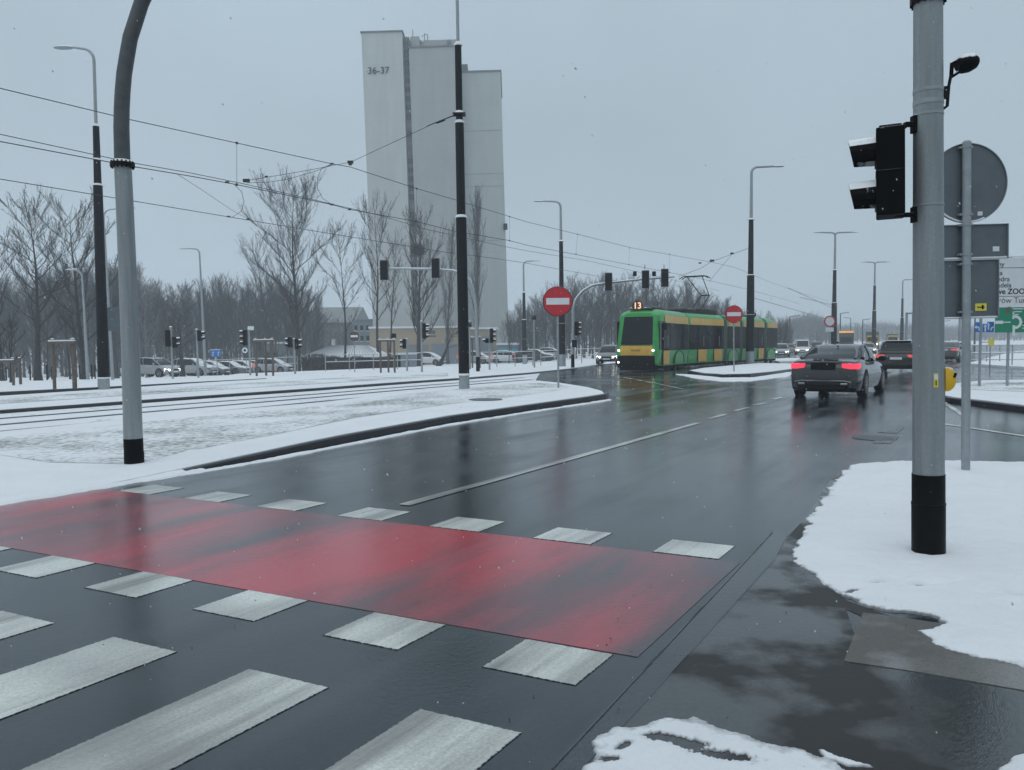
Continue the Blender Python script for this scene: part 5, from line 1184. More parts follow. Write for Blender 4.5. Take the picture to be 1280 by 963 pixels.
# work vehicles far down the road
for px, Y, w, h, lab, top in ((1058, 145, 5.2, 2.9, 'dark works lorry with an orange light bar beyond the saloon', True), (1090, 165, 6.0, 3.0, 'hazy works lorry with yellow cab behind the far lamp post', False), (1115, 190, 7, 2.6, 'hazy dark lorry left of the near signal pole', False)):
    g = B(px, Y); t = thing('works_lorry', lab, 'lorry', g, rotz=-.4)
    mb = MB(); mb.box((0, 1.5, .6+h/2), (2.4, w, h-.5)); mb.build('load_box', M['under'] if False else paint('lorry_green', (.05, .075, .06)), t, bevel=.05)
    mb = MB(); mb.box((0, -w/2+.3, 1.5), (2.3, 1.8, 2.2), None, .9); cb = mb.build('cab', M['yellow'] if Y > 150 else paint('lorry_green', (.05, .075, .06)), t, bevel=.08)
    mb = MB(); mb.box((0, -w/2-.55, 1.9), (1.9, .12, .8)); mb.build('windscreen', M['glass'], cb)
    for s_ in (-1, 1):
        for y in (-w/2+.4, w/2): mb = MB(); mb.disc((s_*1.1, y, .5), (1, 0, 0), .5, .25, 18); mb.build('wheel', M['tyre'], t)
        mb = MB(); mb.disc((s_*.85, -w/2-.62, .9), (0, 1, 0), .14, .05, 12); mb.build('headlight', M['lamp_w'], t)
    if top: mb = MB(); mb.box((0, -w/2+.2, h+.35), (2.4, .5, .35)); mb.build('light_bar', M['amber'], t, bevel=.05)
# ================================================================== BUILDINGS
def facade(name, c):
    m, n, l, b = newmat(name); tcn = N(n, 'TexCoord'); mp = N(n, 'Mapping'); mp.inputs['Scale'].default_value = (.5, .5, .07); l.new(tcn.outputs['Object'], mp.inputs['Vector'])
    s1 = N(n, 'TexNoise', Scale=1.6, Detail=8.0, Roughness=.65); l.new(mp.outputs[0], s1.inputs['Vector']); s2 = N(n, 'TexNoise', Scale=.35, Detail=6.0); l.new(tcn.outputs['Object'], s2.inputs['Vector'])
    c1 = ramp(n, l, s1.outputs[0], [(.3, [q*.86 for q in c]), (.7, c)]); c2 = ramp(n, l, s2.outputs[0], [(.35, 0), (.7, .35)])
    mx1 = N(n, 'MixRGB'); l.new(c2.outputs[0], mx1.inputs[0]); l.new(c1.outputs[0], mx1.inputs[1]); mx1.inputs[2].default_value = (*[q*.8 for q in c], 1)
    bk = N(n, 'TexBrick'); bk.offset = 0; bk.inputs['Scale'].default_value = 1; bk.inputs['Mortar Size'].default_value = .035; bk.inputs['Brick Width'].default_value = 6.0; bk.inputs['Row Height'].default_value = 2.75
    sw = N(n, 'SeparateXYZ'); cb = N(n, 'CombineXYZ'); l.new(tcn.outputs['Object'], sw.inputs[0]); l.new(sw.outputs[0], cb.inputs[0]); l.new(sw.outputs[2], cb.inputs[1]); l.new(cb.outputs[0], bk.inputs['Vector'])
    mx2 = N(n, 'MixRGB'); ml_ = N(n, 'Math', operation='MULTIPLY'); l.new(bk.outputs['Fac'], ml_.inputs[0]); ml_.inputs[1].default_value = .35; l.new(ml_.outputs[0], mx2.inputs[0]); l.new(mx1.outputs[0], mx2.inputs[1]); mx2.inputs[2].default_value = (*[q*.7 for q in c], 1)
    l.new(mx2.outputs[0], b.inputs['Base Color']); b.inputs['Roughness'].default_value = .85; return m
M['concrete'] = facade('tower_render', (.52, .54, .53))
M['concrete2'] = facade('tower_render_worn', (.40, .42, .415))
M['concrete3'] = facade('tower_render_grey', (.44, .47, .465))
M['beige'] = mat('beige_render', (.34, .285, .21), .85, 0, .08, .3)
M['bluegrey'] = mat('bluegrey_cladding', (.19, .225, .255), .7, 0, .1, .3)
M['greywall'] = mat('grey_wall', (.20, .21, .21), .85, 0, .12, .5)
M['stairglass'] = mat('stair_glazing', (.05, .06, .065), .3, 0, .3, 1.2)
M['spandrel'] = mat('spandrel_panel', (.16, .175, .18), .6, 0, .15, 1)
Yt = 122; gt = B(545, Yt)
def tl(px, py, dy=0): p = WP(px, py, Yt); return Vector((p.x-gt.x, dy, p.z-gt.z))
t = thing('tower_block', 'tall pale grey apartment tower with number 36-37 and a narrow strip of stair windows', 'tower block', gt, lean=-.0215)
def slab(nm, m_, x0, x1, pyt, y0, y1, zb=-2.5, par=None, cap=True):
    a = tl(x0, pyt); b_ = tl(x1, pyt); mb = MB(); mb.box(((a.x+b_.x)/2, (y0+y1)/2, (a.z+zb)/2), (b_.x-a.x, y1-y0, a.z-zb)); o = mb.build(nm, M[m_], par or t)
    if cap:
        mb = MB(); mb.box(((a.x+b_.x)/2, (y0+y1)/2, a.z+.1), (b_.x-a.x+.3, y1-y0+.3, .2)); mb.build('parapet', M['spandrel'], o)
    return o
w1 = slab('wall', 'concrete', 460.5, 511.3, 39.5, 0, 13)
ws = slab('stair_tower', 'spandrel', 511.5, 519, 43, .9, 12, cap=False)
w2 = slab('wall', 'concrete2', 519.2, 579.5, 58.5, .35, 14)
w3 = slab('wall', 'concrete3', 582, 633.2, 85, 2.4, 16)
w4 = slab('wall', 'spandrel', 579.6, 581.9, 70, 1.6, 14, cap=False)
# stair strip windows
zt_ = tl(515, 46).z; zb_ = 6.0; n_ = 32; x0 = tl(511.9, 46).x; x1 = tl(518.6, 46).x
rr = random.Random(4)
for i in range(n_):
    z0 = zb_+(zt_-zb_)*i/n_; hh = (zt_-zb_)/n_
    mb = MB(); mb.box(((x0+x1)/2, .86, z0+hh*.42), (x1-x0-.1, .06, hh*rr.choice([.55, .62, .7]))); wn = mb.build('window', M['stairglass'] if rr.random() < .75 else M['greywall'], t)
    mb = MB(); mb.box(((x0+x1)/2, .81, z0+hh*.95), (x1-x0-.05, .04, .14)); mb.box(((x0+x1)/2, .81, z0+hh*.4), (.09, .04, hh*.6)); mb.build('window_frame', M['spandrel'], wn)
# roof structures
def rbox(nm, m_, xa, xb, ya, yb, d0, d1, par=t):
    a = tl(xa, ya); b_ = tl(xb, yb); mb = MB(); mb.box(((a.x+b_.x)/2, (d0+d1)/2, (a.z+b_.z)/2), (b_.x-a.x, d1-d0, abs(a.z-b_.z))); return mb.build(nm, M[m_], par)
rbox('chimney', 'spandrel', 493.5, 502, 33.5, 39, 4, 6, w1)
ph = rbox('penthouse', 'concrete2', 530, 579.5, 41, 58, 3, 12, w2)
rbox('penthouse', 'concrete2', 519.5, 531, 39, 58, 2, 8, w2)
mb = MB(); mb.disc(tl(568, 44, 2.9), (0, 1, 0), .35, .1, 14); mb.build('roof_vent', M['greywall'], ph)
rbox('chimney', 'spandrel', 583, 590.5, 67, 85, 5, 8, w3); rbox('chimney', 'spandrel', 590, 595, 81, 85, 5, 7, w3)
mb = MB()
for px, y0, y1 in ((522, 39, 27), (532, 58, 42), (537, 41, 32), (541, 41, 34)): mb.tube([tl(px, y0, 3), tl(px, y1, 3)], .06, 5)
mb.tube([tl(533, 36, 3), tl(541, 33, 3)], .05, 4); mb.build('roof_aerials', M['spandrel'], w2)
a = tl(464.5, 87.7); text('36-37', (a.x+.35, -.12, a.z), (PI/2, 0, 0), 1.38, M['dark'], w1, 'house_number', ext=.02)
# faint panel joints and stains
mb = MB()
for yy in (215, 231, 160, 300): a = tl(582, yy); b_ = tl(633, yy); mb.box(((a.x+b_.x)/2, 2.385, a.z), (b_.x-a.x, .02, .05))
mb.build('panel_joint', M['spandrel'], w3)
mb = MB(); a = tl(634.5, 283); mb.box(a+Vector((.1, 2.2, 0)), (.6, .6, .9)); mb.build('wall_unit', M['dark'], w3)

def building(px0, px1, pyt, Y, depth, m_, label, zb=-2.5, roof=None, wins=None, roofm='snowcap', rotz=0):
    g = B((px0+px1)/2, Y); t = thing('building', label, 'building', g, rotz=rotz)
    a = WP(px0, pyt, Y)-g; b_ = WP(px1, pyt, Y)-g
    mb = MB(); mb.box(((a.x+b_.x)/2, depth/2, (a.z+zb)/2), (b_.x-a.x, depth, a.z-zb)); w = mb.build('wall', M[m_], t)
    if roof == 'gable':
        h = roofh; mb = MB(); mb.prism([(a.x-.3, -.3, a.z), (a.x-.3, depth+.3, a.z), (a.x-.3, depth/2, a.z+h)], (1, 0, 0), b_.x-a.x+.6); mb.build('roof', M[roofm], t)
    else:
        mb = MB(); mb.box(((a.x+b_.x)/2, depth/2, a.z+.12), (b_.x-a.x+.3, depth+.3, .24)); mb.build('roof', M[roofm], t)
    if wins:
        nx, nz = wins
        for i in range(nx):
            for j in range(nz):
                x = a.x+(b_.x-a.x)*(i+.5)/nx; z = .6+(a.z-1.0)*(j+.5)/nz
                mb = MB(); mb.box((x, -.03, z), ((b_.x-a.x)/nx*.5, .08, (a.z-1)/nz*.5)); wn = mb.build('window', M['glass'], t)
                mb = MB(); mb.box((x, -.08, z-(a.z-1)/nz*.27), ((b_.x-a.x)/nx*.6, .14, .1)); mb.build('sill', M['snowcap'], wn)
    return t, a, b_
roofh = 2
t, a, b_ = building(462, 577, 411, 102, 14, 'beige', 'low beige flat-roofed building in front of the tower base')
mb = MB(); mb.box((b_.x-2.2, -.05, 1.4), (3.2, .12, 2.4)); mb.build('gate', M['bluegrey'], t)
mb = MB(); mb.box((a.x+6, -.04, 1.4), (2.6, .1, 2.3)); mb.build('garage_door', M['greywall'], t)
t, a, b_ = building(578, 620, 412, 104, 10, 'beige', 'beige wing with grey gates right of the centre dark post')
mb = MB(); mb.box((a.x+2.4, -.05, 1.8), (3.0, .12, 3.0)); mb.build('gate', M['bluegrey'], t)
building(441, 463, 401, 135, 16, 'bluegrey', 'hazy blue-grey block left of the beige building', wins=(3, 4), roofm='greywall')
roofh = 3.2
building(384, 441, 404, 150, 18, 'greywall', 'hazy grey house with a gabled roof behind the kiosk', roof='gable', roofm='greywall')
building(328, 350, 430, 105, 8, 'greywall', 'small grey outbuilding behind the wooden tree stakes', wins=(2, 1))
t, a, b_ = building(622, 648, 431.5, 100, 4, 'bluegrey', 'small turquoise-fronted kiosk with a snowy roof right of the tower')
M['turq'] = mat('turquoise_mural', (.08, .30, .38), .5, 0, .5, 1.8); mb = MB(); mb.box(((a.x+b_.x)/2, -.06, a.z*.45), ((b_.x-a.x)*.96, .1, a.z*.8)); mb.build('painted_front', M['turq'], t)
# hip-roofed pavilion
g = B(427, 74); t = thing('pavilion', 'low pavilion with a snow-covered hipped roof behind the hedge', 'pavilion', g)
def pl(px, py, dy=0): p = WP(px, py, 74); return Vector((p.x-g.x, dy, p.z-g.z))
A = pl(378, 445); Bp = pl(474, 445); R1 = pl(405, 432.5); R2 = pl(452, 432.5); D_ = 6.0
mb = MB(); mb.add([(A.x, 0, A.z), (Bp.x, 0, A.z), (Bp.x, D_, A.z), (A.x, D_, A.z), (R1.x, D_/2, R1.z), (R2.x, D_/2, R1.z), (A.x, 0, A.z-.18), (Bp.x, 0, A.z-.18), (Bp.x, D_, A.z-.18), (A.x, D_, A.z-.18)],
    [(0, 1, 5, 4), (1, 2, 5), (2, 3, 4, 5), (3, 0, 4), (0, 6, 7, 1), (1, 7, 8, 2), (2, 8, 9, 3), (3, 9, 6, 0), (6, 9, 8, 7)]); rf = mb.build('roof', M['snow'], t)
mb = MB()
for i in range(26): f = (i+.5)/26; x = A.x+(Bp.x-A.x)*f; xt = R1.x+(R2.x-R1.x)*f; mb.tube([(x, -.02, A.z+.03), (xt, D_/2-.1, R1.z+.03)], .025, 4)
mb.build('roof_seams', M['spandrel'], rf)
mb = MB(); q = pl(404, 428); mb.box((q.x, D_*.7, R1.z+.15), (.3, .3, .9)); mb.build('chimney', M['concrete'], rf)
mb = MB(); mb.box(((A.x+Bp.x)/2, D_/2, A.z/2-.8), (Bp.x-A.x-.8, D_-.8, A.z+1.2)); wl = mb.build('wall', M['greywall'], t)
for i in range(12): mb = MB(); x = A.x+.8+(Bp.x-A.x-1.6)*(i+.5)/12; mb.box((x, .38, A.z-.5), (.38, .06, .5)); mb.build('window', M['glass'], t)
# hedge in front
g = B(432, 69); t = thing('hedge', 'dark leafless hedge below the snow-roofed pavilion', 'hedge', g)
rr = random.Random(5); mb = MB()
x0 = B(377, 69).x-g.x; x1 = B(496, 69).x-g.x
for i in range(5200):
    x = rr.uniform(x0, x1); y = rr.uniform(-.5, .6); h = .95+.25*noise.noise(Vector((x*.6, 0, 0))) + (.25 if x < x0+3.2 else 0); z = rr.uniform(0, h)
    d = Vector((rr.gauss(0, .3), rr.gauss(0, .3), rr.uniform(.2, 1))).normalized()*rr.uniform(.15, .35); p = Vector((x, y, z)); s_ = Vector((.018, .01, 0)); mb.add([p-s_, p+s_, p+d], [(0, 1, 2)])
mb.build('twigs', M['hide'], t)
mb = MB(); mb.box(((x0+x1)/2, .1, .45), (x1-x0-.2, .5, .95)); mb.build('hedge_core', M['hide'], t)
# refuse bins
for i, (px, m_) in enumerate(((506, 'bluegrey'), (516, 'bluegrey'), (497, 'dark'))):
    g = B(px, 72); t = thing('refuse_bin', ['blue-grey refuse bin left of its twin behind the railing', 'blue-grey refuse bin right of its twin behind the railing', 'dark refuse bin beside the two blue-grey ones'][i], 'bin', g)
    mb = MB(); mb.box((0, 0, .6), (.62, .6, 1.1), None, 1.15); mb.build('body', M[m_], t, bevel=.03); mb = MB(); mb.box((0, 0, 1.2), (.74, .72, .1)); mb.build('lid', M['snowcap'], t, bevel=.03)
g = B(1205, 88)

# ================================================================== RAILINGS
def railing(a, b_, label, gap=1.8, h=1.1, rails=(1.0, .55), r=.03, mt='galv_snow'):
    a = Vector(a); b_ = Vector(b_); g = (a+b_)/2; g.z = T(g.x, g.y)+.1
    t = thing('railing', label, 'railing', g); n_ = max(2, int((b_-a).length/gap)+1)
    P = []
    for i in range(n_+1): p = a.lerp(b_, i/n_); p.z = T(p.x, p.y)+.1; P.append(p-g)
    for p in P: mb = MB(); mb.cyl(p-Vector((0, 0, .1)), p+Vector((0, 0, h*rails[0]+.02)), r*1.15, n=8); mb.build('post', M['galv'], t)
    for q in rails: mb = MB(); mb.tube([p+Vector((0, 0, h*q)) for p in P], r, 8); mb.build('rail', M[mt], t)
railing(B(407, 58), B(527, 58), 'two-rail railing in front of the hedge and bins')
railing(B(598, 62), B(666, 64), 'low railing left of the nearest no-entry sign along the far verge')
railing(B(676, 64), B(752, 66), 'railing behind the nearest no-entry sign reaching towards the tram')
railing(B(246, 62), B(330, 60), 'thin railing in front of the snowy parked cars', r=.022, rails=(.95,))
railing(B(341, 64), B(372, 64), 'short railing piece left of the big bare tree', r=.022)
railing(B(1209, 43), B(1345, 45), 'railing on the far right snowy verge', gap=1.5, r=.028, rails=(1, .62, .3))
railing(B(1216, 52), B(1380, 60), 'second railing behind the far right verge', gap=1.6, r=.03)
for i, (px, Y) in enumerate(((15, 46), (38, 50), (59, 48), (100, 52), (115, 50), (119, 54), (8, 52), (65, 56))):
    g = B(px, Y); t = thing('bollard', 'thin grey bollard on the snow under the left trees', 'bollard', g, group='thin bollards under the left trees'); mb = MB(); mb.tube([(0, 0, 0), (0, 0, .85), (0, 0, .9)], [.045, .045, .03], 8); mb.build('post', M['dark'], t)

# staked saplings
def stakes(px0, px1, Y, pyt, label, mid=None, sap=0, leanx=-.01):
    g = B((px0+px1)/2, Y); g.z += .1; t = thing('tree_stakes', label, 'tree stakes', g, lean=leanx, group='wooden tree stakes')
    s_ = sc(Y); h = WP(px0, pyt, Y).z-g.z; w = (px1-px0)*s_
    for x, y in ((-w/2, 0), (w/2, 0), (-w/2+w*.28 if mid is None else (mid-(px0+px1)/2)*s_, .8)):
        mb = MB(); mb.tube([(x, y, -.1), (x+.01, y, h*.5), (x, y, h+.02)], [.055, .06, .055], 9); mb.build('stake', M['wood'], t, True)
        mb = MB(); mb.ball((x, y, h+.03), .06, (1, 1, .5), 8, 5); mb.build('snow_cap', M['snowcap'], t, True)
    mb = MB(); mb.box((0, -.065, h-.10), (w+.18, .05, .10)); mb.box((-w*.36, .4, h-.1), (.05, .8, .09)); mb.box((w*.1, .4, h-.1), (w*.9, .05, .07), Matrix.Rotation(-.7, 3, 'Z')); br = mb.build('cross_board', M['wood'], t)
    mb = MB(); mb.box((0, -.065, h-.03), (w+.2, .07, .045)); mb.build('snow_cap', M['snowcap'], br, bevel=.015)
stakes(68.5, 94.5, 27.5, 425, 'three wooden tree stakes with a snowy cross board left of the tall dark post', mid=77)
stakes(-6, 17, 33, 449, 'weathered tree stakes cut off by the left edge of the view', mid=11)
stakes(321, 341.5, 42, 424, 'wooden tree stakes left of the big bare tree', mid=327)
stakes(476, 493.5, 46, 424, 'brown tree stakes around the thin tree before the pavilion', mid=483)
stakes(588, 600, 58, 421, 'short tree stakes just right of the centre dark post', mid=590)

# ================================================================== TREES
def grow(seed, H=12, trunk=.22, fork=.25, upr=.55, n1=16, spread=.5, twig=1.0, crook=.07, lean=0):
    rnd = random.Random(seed); tr = MB(); cr = MB(); ga = rnd.gauss
    def twigs(pts, L, cnt):
        m = len(pts)-1
        for _ in range(cnt):
            f = rnd.uniform(.1, 1.0); i = min(m-1, int(f*m)); q = pts[i].lerp(pts[i+1], f*m-i); dr = (pts[i+1]-pts[i]).normalized()
            d = (dr*1.1+Vector((ga(0, .42), ga(0, .42), ga(.12*upr, .35)))).normalized()*L*rnd.uniform(.3, .75)
            s1 = d.orthogonal().normalized()*.0085; s2 = d.cross(s1).normalized()*.0085; k = q+d*.55+Vector((ga(0, .03), ga(0, .03), .03))*L
            cr.add([q+s1, q-s1*.5+s2, q-s1*.5-s2, k+s1*.6, k-s1*.3+s2*.6, k-s1*.3-s2*.6, q+d], [(0, 1, 4, 3), (1, 2, 5, 4), (2, 0, 3, 5), (3, 4, 6), (4, 5, 6), (5, 3, 6)])
            if rnd.random() < .8*twig:
                e = (d*.5+Vector((ga(0, .2), ga(0, .2), ga(.05, .15)))*L*.5); cr.add([k+s1*.6, k-s1*.6, k+e], [(0, 1, 2)])
    def limb(p, d, L, r, depth):
        n_ = 7 if depth == 1 else 4; pts = [Vector(p)]; d = Vector(d).normalized(); rad = [r]
        for i in range(n_):
            d = (d+Vector((ga(0, crook), ga(0, crook), ga(.10*upr, crook*.6)))*(1+.2*depth)).normalized()
            pts.append(pts[-1]+d*L/n_); rad.append(max(.007, r*(1-.88*(i+1)/n_)))
        cr.tube(pts, rad, 5 if depth == 1 else 3, caps=False)
        if depth == 1: cnt = int((6+L*2.0)*twig)
        else: cnt = 0
        for k_ in range(cnt):
            f = .18+.8*(k_+rnd.random())/cnt; i = min(n_-1, int(f*n_)); q = pts[i].lerp(pts[i+1], f*n_-i)
            az = rnd.uniform(0, 2*PI); dd = (pts[i+1]-pts[i]).normalized()*(.9+.25*upr)+Vector((math.cos(az), math.sin(az), rnd.uniform(-.1, .5)))*.55
            limb(q, dd, L*rnd.uniform(.28, .5)*(1.15-.5*f), max(.010, min(rad[i]*.5, .035)), 2)
        twigs(pts, min(1.5, L*.42), int((4+L*3.4)*twig) if depth == 2 else int(7*twig))
    n_ = 14; pts = [Vector((0, 0, -.2))]; rad = [trunk*1.15]; d = Vector((lean, 0, 1)).normalized()
    for i in range(n_):
        d = (d+Vector((ga(0, crook*.35), ga(0, crook*.35), .04))).normalized(); pts.append(pts[-1]+d*H*.96/n_); rad.append(max(.012, trunk*(.86-.84*((i+1)/n_)**.8)))
    tr.tube(pts, rad, 9, caps=False); twigs(pts[-4:], 1.2, int(14*twig))
    for k_ in range(n1):
        f = fork+(1-fork)*((k_+rnd.random())/n1)**.9; f = min(.985, f); i = min(n_-1, int(f*n_)); q = pts[i].lerp(pts[i+1], f*n_-i)
        az = k_*2.4+rnd.uniform(-.5, .5); up = upr*rnd.uniform(.6, 1.3)
        dd = Vector((math.cos(az)*spread*1.2, math.sin(az)*spread*1.2, up)); tt_ = (f-fork)/(1-fork); L = H*rnd.uniform(.25, .42)*(.6+spread*.6)*(.72+.95*tt_)*(1-tt_)**.42; up *= 1.15-.3*tt_+.25*(1-tt_)
        limb(q, dd, L, max(.02, min(rad[i]*.45, L*.016)), 1)
    return tr, cr
def tree(seed, label, px, Y, pyt, group=None, m_='bark', **kw):
    g = B(px, Y); H = WP(px, pyt, Y).z-g.z; sn = kw.pop('leanx', -.01)
    tr, cr = grow(seed, H=H, **kw); t = thing('bare_tree', label, 'tree', g, rotz=random.uniform(-.3, .3), group=group, lean=sn)
    tr.build('trunk', M[m_], t, True); cr.build('crown', M[m_], t); return t
tree(1, 'biggest bare tree with a wide symmetrical crown left of the tower', 372, 74, 234, trunk=.31, fork=.20, upr=.80, spread=.72, n1=30, twig=1.25, crook=.10)
tree(2, 'slim bare tree standing between the big one and the tower edge', 431, 70, 290, trunk=.15, fork=.3, upr=.75, spread=.52, n1=16)
tree(3, 'bare tree in front of the left edge of the tower', 473, 76, 252, trunk=.2, fork=.28, upr=.9, spread=.45, n1=20)
tt = tree(4, 'bare tree holding a round dark nest in front of the tower', 524, 84, 268, trunk=.34, fork=.12, upr=.9, spread=.60, n1=24, twig=1.2)
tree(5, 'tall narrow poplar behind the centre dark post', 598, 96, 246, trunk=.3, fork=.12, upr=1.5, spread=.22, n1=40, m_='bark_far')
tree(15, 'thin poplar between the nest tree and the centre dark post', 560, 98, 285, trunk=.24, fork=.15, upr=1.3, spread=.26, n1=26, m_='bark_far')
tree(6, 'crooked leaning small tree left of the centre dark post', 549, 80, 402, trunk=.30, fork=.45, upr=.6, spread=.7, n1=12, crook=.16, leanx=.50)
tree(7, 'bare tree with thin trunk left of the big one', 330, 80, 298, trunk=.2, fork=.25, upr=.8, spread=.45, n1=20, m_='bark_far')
tree(8, 'second thin tree close behind the tree stakes before the tower', 487, 82, 300, trunk=.16, fork=.3, upr=.9, spread=.35, n1=14)
tree(9, 'dark straight tree left of the wooden stakes at the far left', 48, 50, 250, trunk=.26, fork=.2, upr=.55, spread=.72, n1=26, twig=1.2)
tree(10, 'low-forking spreading tree just left of the tall dark post', 106, 54, 256, trunk=.24, fork=.10, upr=.8, spread=.8, n1=26, twig=1.3)
tree(11, 'bare tree cut off by the left edge', 2, 52, 300, trunk=.22, fork=.18, upr=.8, spread=.5, n1=20)
tree(12, 'bare tree between the tall dark post and the curved mast', 146, 60, 320, trunk=.22, fork=.1, upr=.8, spread=.6, n1=22, twig=1.2, m_='bark_far')
tree(13, 'frosted tree just right of the curved mast', 185, 66, 352, trunk=.2, fork=.1, upr=.7, spread=.6, n1=20, m_='bark_frost')
tree(14, 'dark gnarled tree behind the traffic light by the silver hatchback', 228, 72, 385, trunk=.3, fork=.12, upr=.6, spread=.9, n1=18, crook=.13)
# nest
q = WP(523, 313, 84)-tt.location
mb = MB(); rr = random.Random(3)
for i in range(900):
    v = Vector((rr.gauss(0, 1), rr.gauss(0, 1), rr.gauss(0, 1))).normalized()*rr.uniform(.35, .75); w = Vector((rr.gauss(0, 1), rr.gauss(0, 1), rr.gauss(0, 1))).normalized()*.22; s_ = v.cross(w).normalized()*.02
    mb.add([v-w, v+w, v+w+s_, v-w+s_], [(0, 1, 2, 3)])
mb.ball((0, 0, 0), .5, nu=10, nv=7)
o = mb.build('nest', M['hide'], None); o.location = WP(523, 313, 84); tag(o, 'round dark ball of twigs high in the tree before the tower', 'nest')
# tree belts: variants, then copies
VAR = []
for i, kw in enumerate((dict(H=12, trunk=.2, fork=.1, upr=.8, spread=.55, n1=24), dict(H=12, trunk=.17, fork=.12, upr=1.1, spread=.4, n1=24), dict(H=12, trunk=.22, fork=.08, upr=.7, spread=.7, n1=22), dict(H=12, trunk=.15, fork=.15, upr=1.2, spread=.32, n1=26), dict(H=12, trunk=.19, fork=.05, upr=.8, spread=.6, n1=26))):
    tr, cr = grow(40+i, twig=1.2, crook=.10, **kw); VAR.append((tr, cr))
protos = []
def belt_tree(i, g, H, m_, label, group):
    v = i % 5; key = (v, m_)
    src = [p for p in protos if p[0] == key]
    if not src:
        t = thing('bare_tree', label, 'tree', g, group=group); VAR[v][0].build('trunk', M[m_], t, True); VAR[v][1].build('crown', M[m_], t); protos.append((key, t))
    else: t = copy_tree(src[0][1])
    t['label'] = label; t['group'] = group; t.location = g; s_ = H/12; t.scale = (s_*random.uniform(.85, 1.2), s_*random.uniform(.85, 1.2), s_); t.rotation_euler = (0, -.01, random.uniform(0, 6.28)); return t
rr = random.Random(11); k_ = 0
def toppy(px):  # silhouette of the belt in the photograph
    P = [(-40, 330), (20, 350), (130, 330), (190, 345), (230, 358), (290, 350), (340, 345), (400, 372), (440, 395)]
    Q = [(628, 400), (645, 385), (680, 362), (720, 352), (760, 345), (800, 350), (850, 352), (890, 365), (930, 385), (965, 398)]
    return interp(P if px < 500 else Q, px)
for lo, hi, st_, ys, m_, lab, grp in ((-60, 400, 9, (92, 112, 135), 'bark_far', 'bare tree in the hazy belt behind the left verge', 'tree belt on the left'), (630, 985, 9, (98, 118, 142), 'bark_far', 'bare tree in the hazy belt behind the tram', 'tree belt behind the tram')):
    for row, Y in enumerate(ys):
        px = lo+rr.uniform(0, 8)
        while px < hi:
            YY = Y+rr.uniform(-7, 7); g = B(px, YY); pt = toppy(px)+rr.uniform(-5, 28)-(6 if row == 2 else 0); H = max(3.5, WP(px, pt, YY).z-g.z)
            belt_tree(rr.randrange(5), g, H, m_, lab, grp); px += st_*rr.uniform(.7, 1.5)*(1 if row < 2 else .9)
# far hazy wood as masses
def wood(name, label, x0, x1, Y, pts, n_, m_, kind='stuff'):
    mb = MB(); q = random.Random(len(name)+int(Y))
    for i in range(n_):
        px = q.uniform(x0, x1); YY = Y*q.uniform(.93, 1.15); g = B(px, YY); top = WP(px, interp(pts, px)+q.uniform(-2, 5), YY).z; z = g.z+(top-g.z)*q.random()**.8
        p = Vector((g.x, YY, z)); L_ = q.uniform(.6, 2.2)*Y/150; d = Vector((q.gauss(0, .5), q.gauss(0, .5), q.uniform(.2, 1))).normalized()*L_; s_ = Vector((.05*Y/150, .03, 0)); mb.add([p-s_, p+s_, p+d], [(0, 1, 2)])
    for i in range(int((x1-x0)/3)):
        px = q.uniform(x0, x1); g = B(px, Y*q.uniform(.95, 1.1)); top = WP(px, interp(pts, px)+6, g.y).z; mb.tube([g, Vector((g.x, g.y, top))], [.2*Y/150, .04], 4)
    tag(mb.build(name, M[m_], None), label, 'wood', kind=kind)
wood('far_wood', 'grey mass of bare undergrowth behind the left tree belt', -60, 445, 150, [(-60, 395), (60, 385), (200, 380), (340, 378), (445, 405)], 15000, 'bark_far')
wood('far_wood', 'grey mass of bare undergrowth behind the tram', 628, 990, 158, [(628, 405), (700, 385), (800, 375), (900, 385), (990, 412)], 13000, 'bark_far')
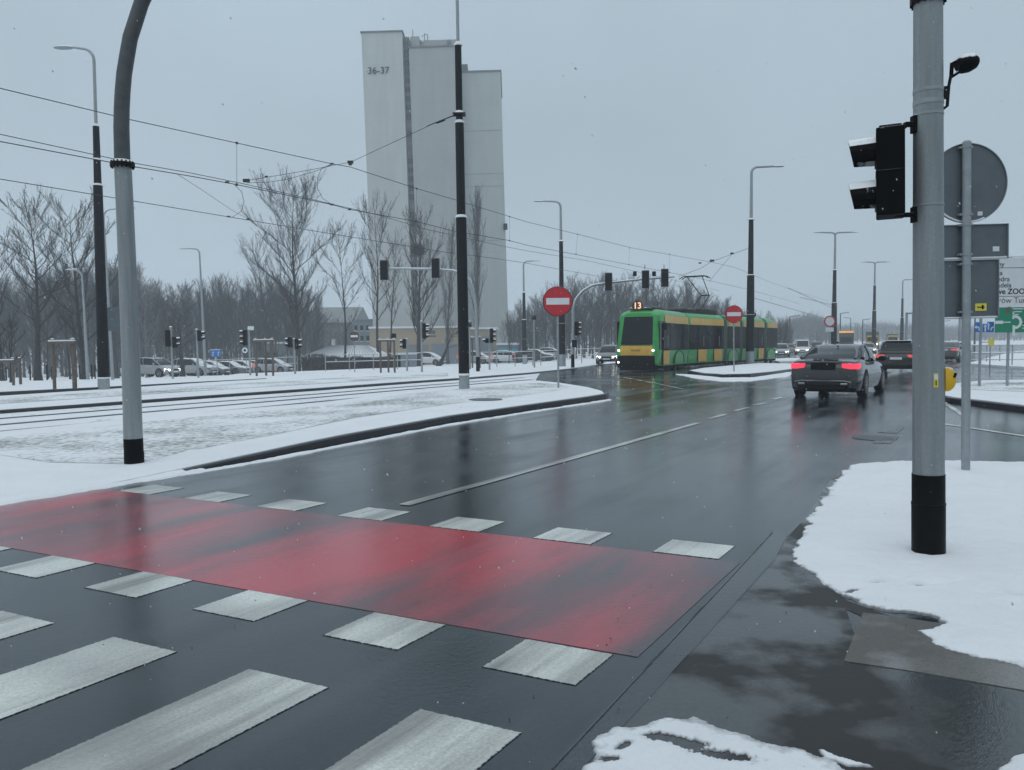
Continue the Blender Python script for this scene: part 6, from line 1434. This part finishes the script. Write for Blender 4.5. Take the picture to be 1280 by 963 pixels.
wood('far_wood', 'hazy dark wood at the end of the road', 960, 1045, 300, [(960, 412), (985, 402), (1010, 397), (1035, 402), (1045, 408)], 5000, 'bark_far')
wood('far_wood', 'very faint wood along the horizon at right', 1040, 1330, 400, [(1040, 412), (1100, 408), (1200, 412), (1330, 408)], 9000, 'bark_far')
# young saplings and shrubs near verge
for i, (px, Y, pt) in enumerate(((14, 40, 395), (88, 60, 380), (60, 66, 390), (160, 70, 372))):
    tree(60+i, ['thin sapling behind the leftmost stakes', 'low bare tree behind the wooden stakes', 'low bare shrub tree left of the wooden stakes', 'low bare tree behind the curved mast'][i], px, Y, pt, trunk=.10, fork=.1, upr=.7, spread=.6, n1=16)

# ================================================================== FALLING SNOW
rr = random.Random(77); mb = MB()
for i in range(2600):
    Y = 1.6+22*rr.random()**.8; x = rr.uniform(-.72, .72)*Y; z = rr.uniform(.05, 1.6+.5*Y); r = rr.uniform(.0018, .0048)*(.6+.05*Y)
    if abs(x) < .05*Y and Y < 1.2: continue
    c = Vector((x, Y, z)); d = Vector((.25, .1, -1)).normalized()*r*rr.uniform(1, 1.8); e1 = Vector((r, 0, 0)); e2 = Vector((0, r, 0))
    mb.add([c+d, c-d, c+e1, c-e1, c+e2, c-e2], [(0, 2, 4), (0, 4, 3), (0, 3, 5), (0, 5, 2), (1, 4, 2), (1, 3, 4), (1, 5, 3), (1, 2, 5)])
tag(mb.build('falling_snow', M['snowcap'], None), 'small snowflakes drifting through the air', 'snowflakes', kind='stuff')
# ================================================================== HAZE
hm = bpy.data.materials.new('haze'); hm.use_nodes = True; hn = hm.node_tree
hn.nodes.remove(hn.nodes['Principled BSDF']); pv = hn.nodes.new('ShaderNodeVolumePrincipled')
pv.inputs['Color'].default_value = (.90, .95, 1, 1); pv.inputs['Density'].default_value = .0015; pv.inputs['Anisotropy'].default_value = 0.0
hn.links.new(pv.outputs[0], hn.nodes['Material Output'].inputs['Volume'])
mb = MB(); mb.box((0, 310, 32), (970, 750, 72)); mb.build('haze', hm, kind='stuff')
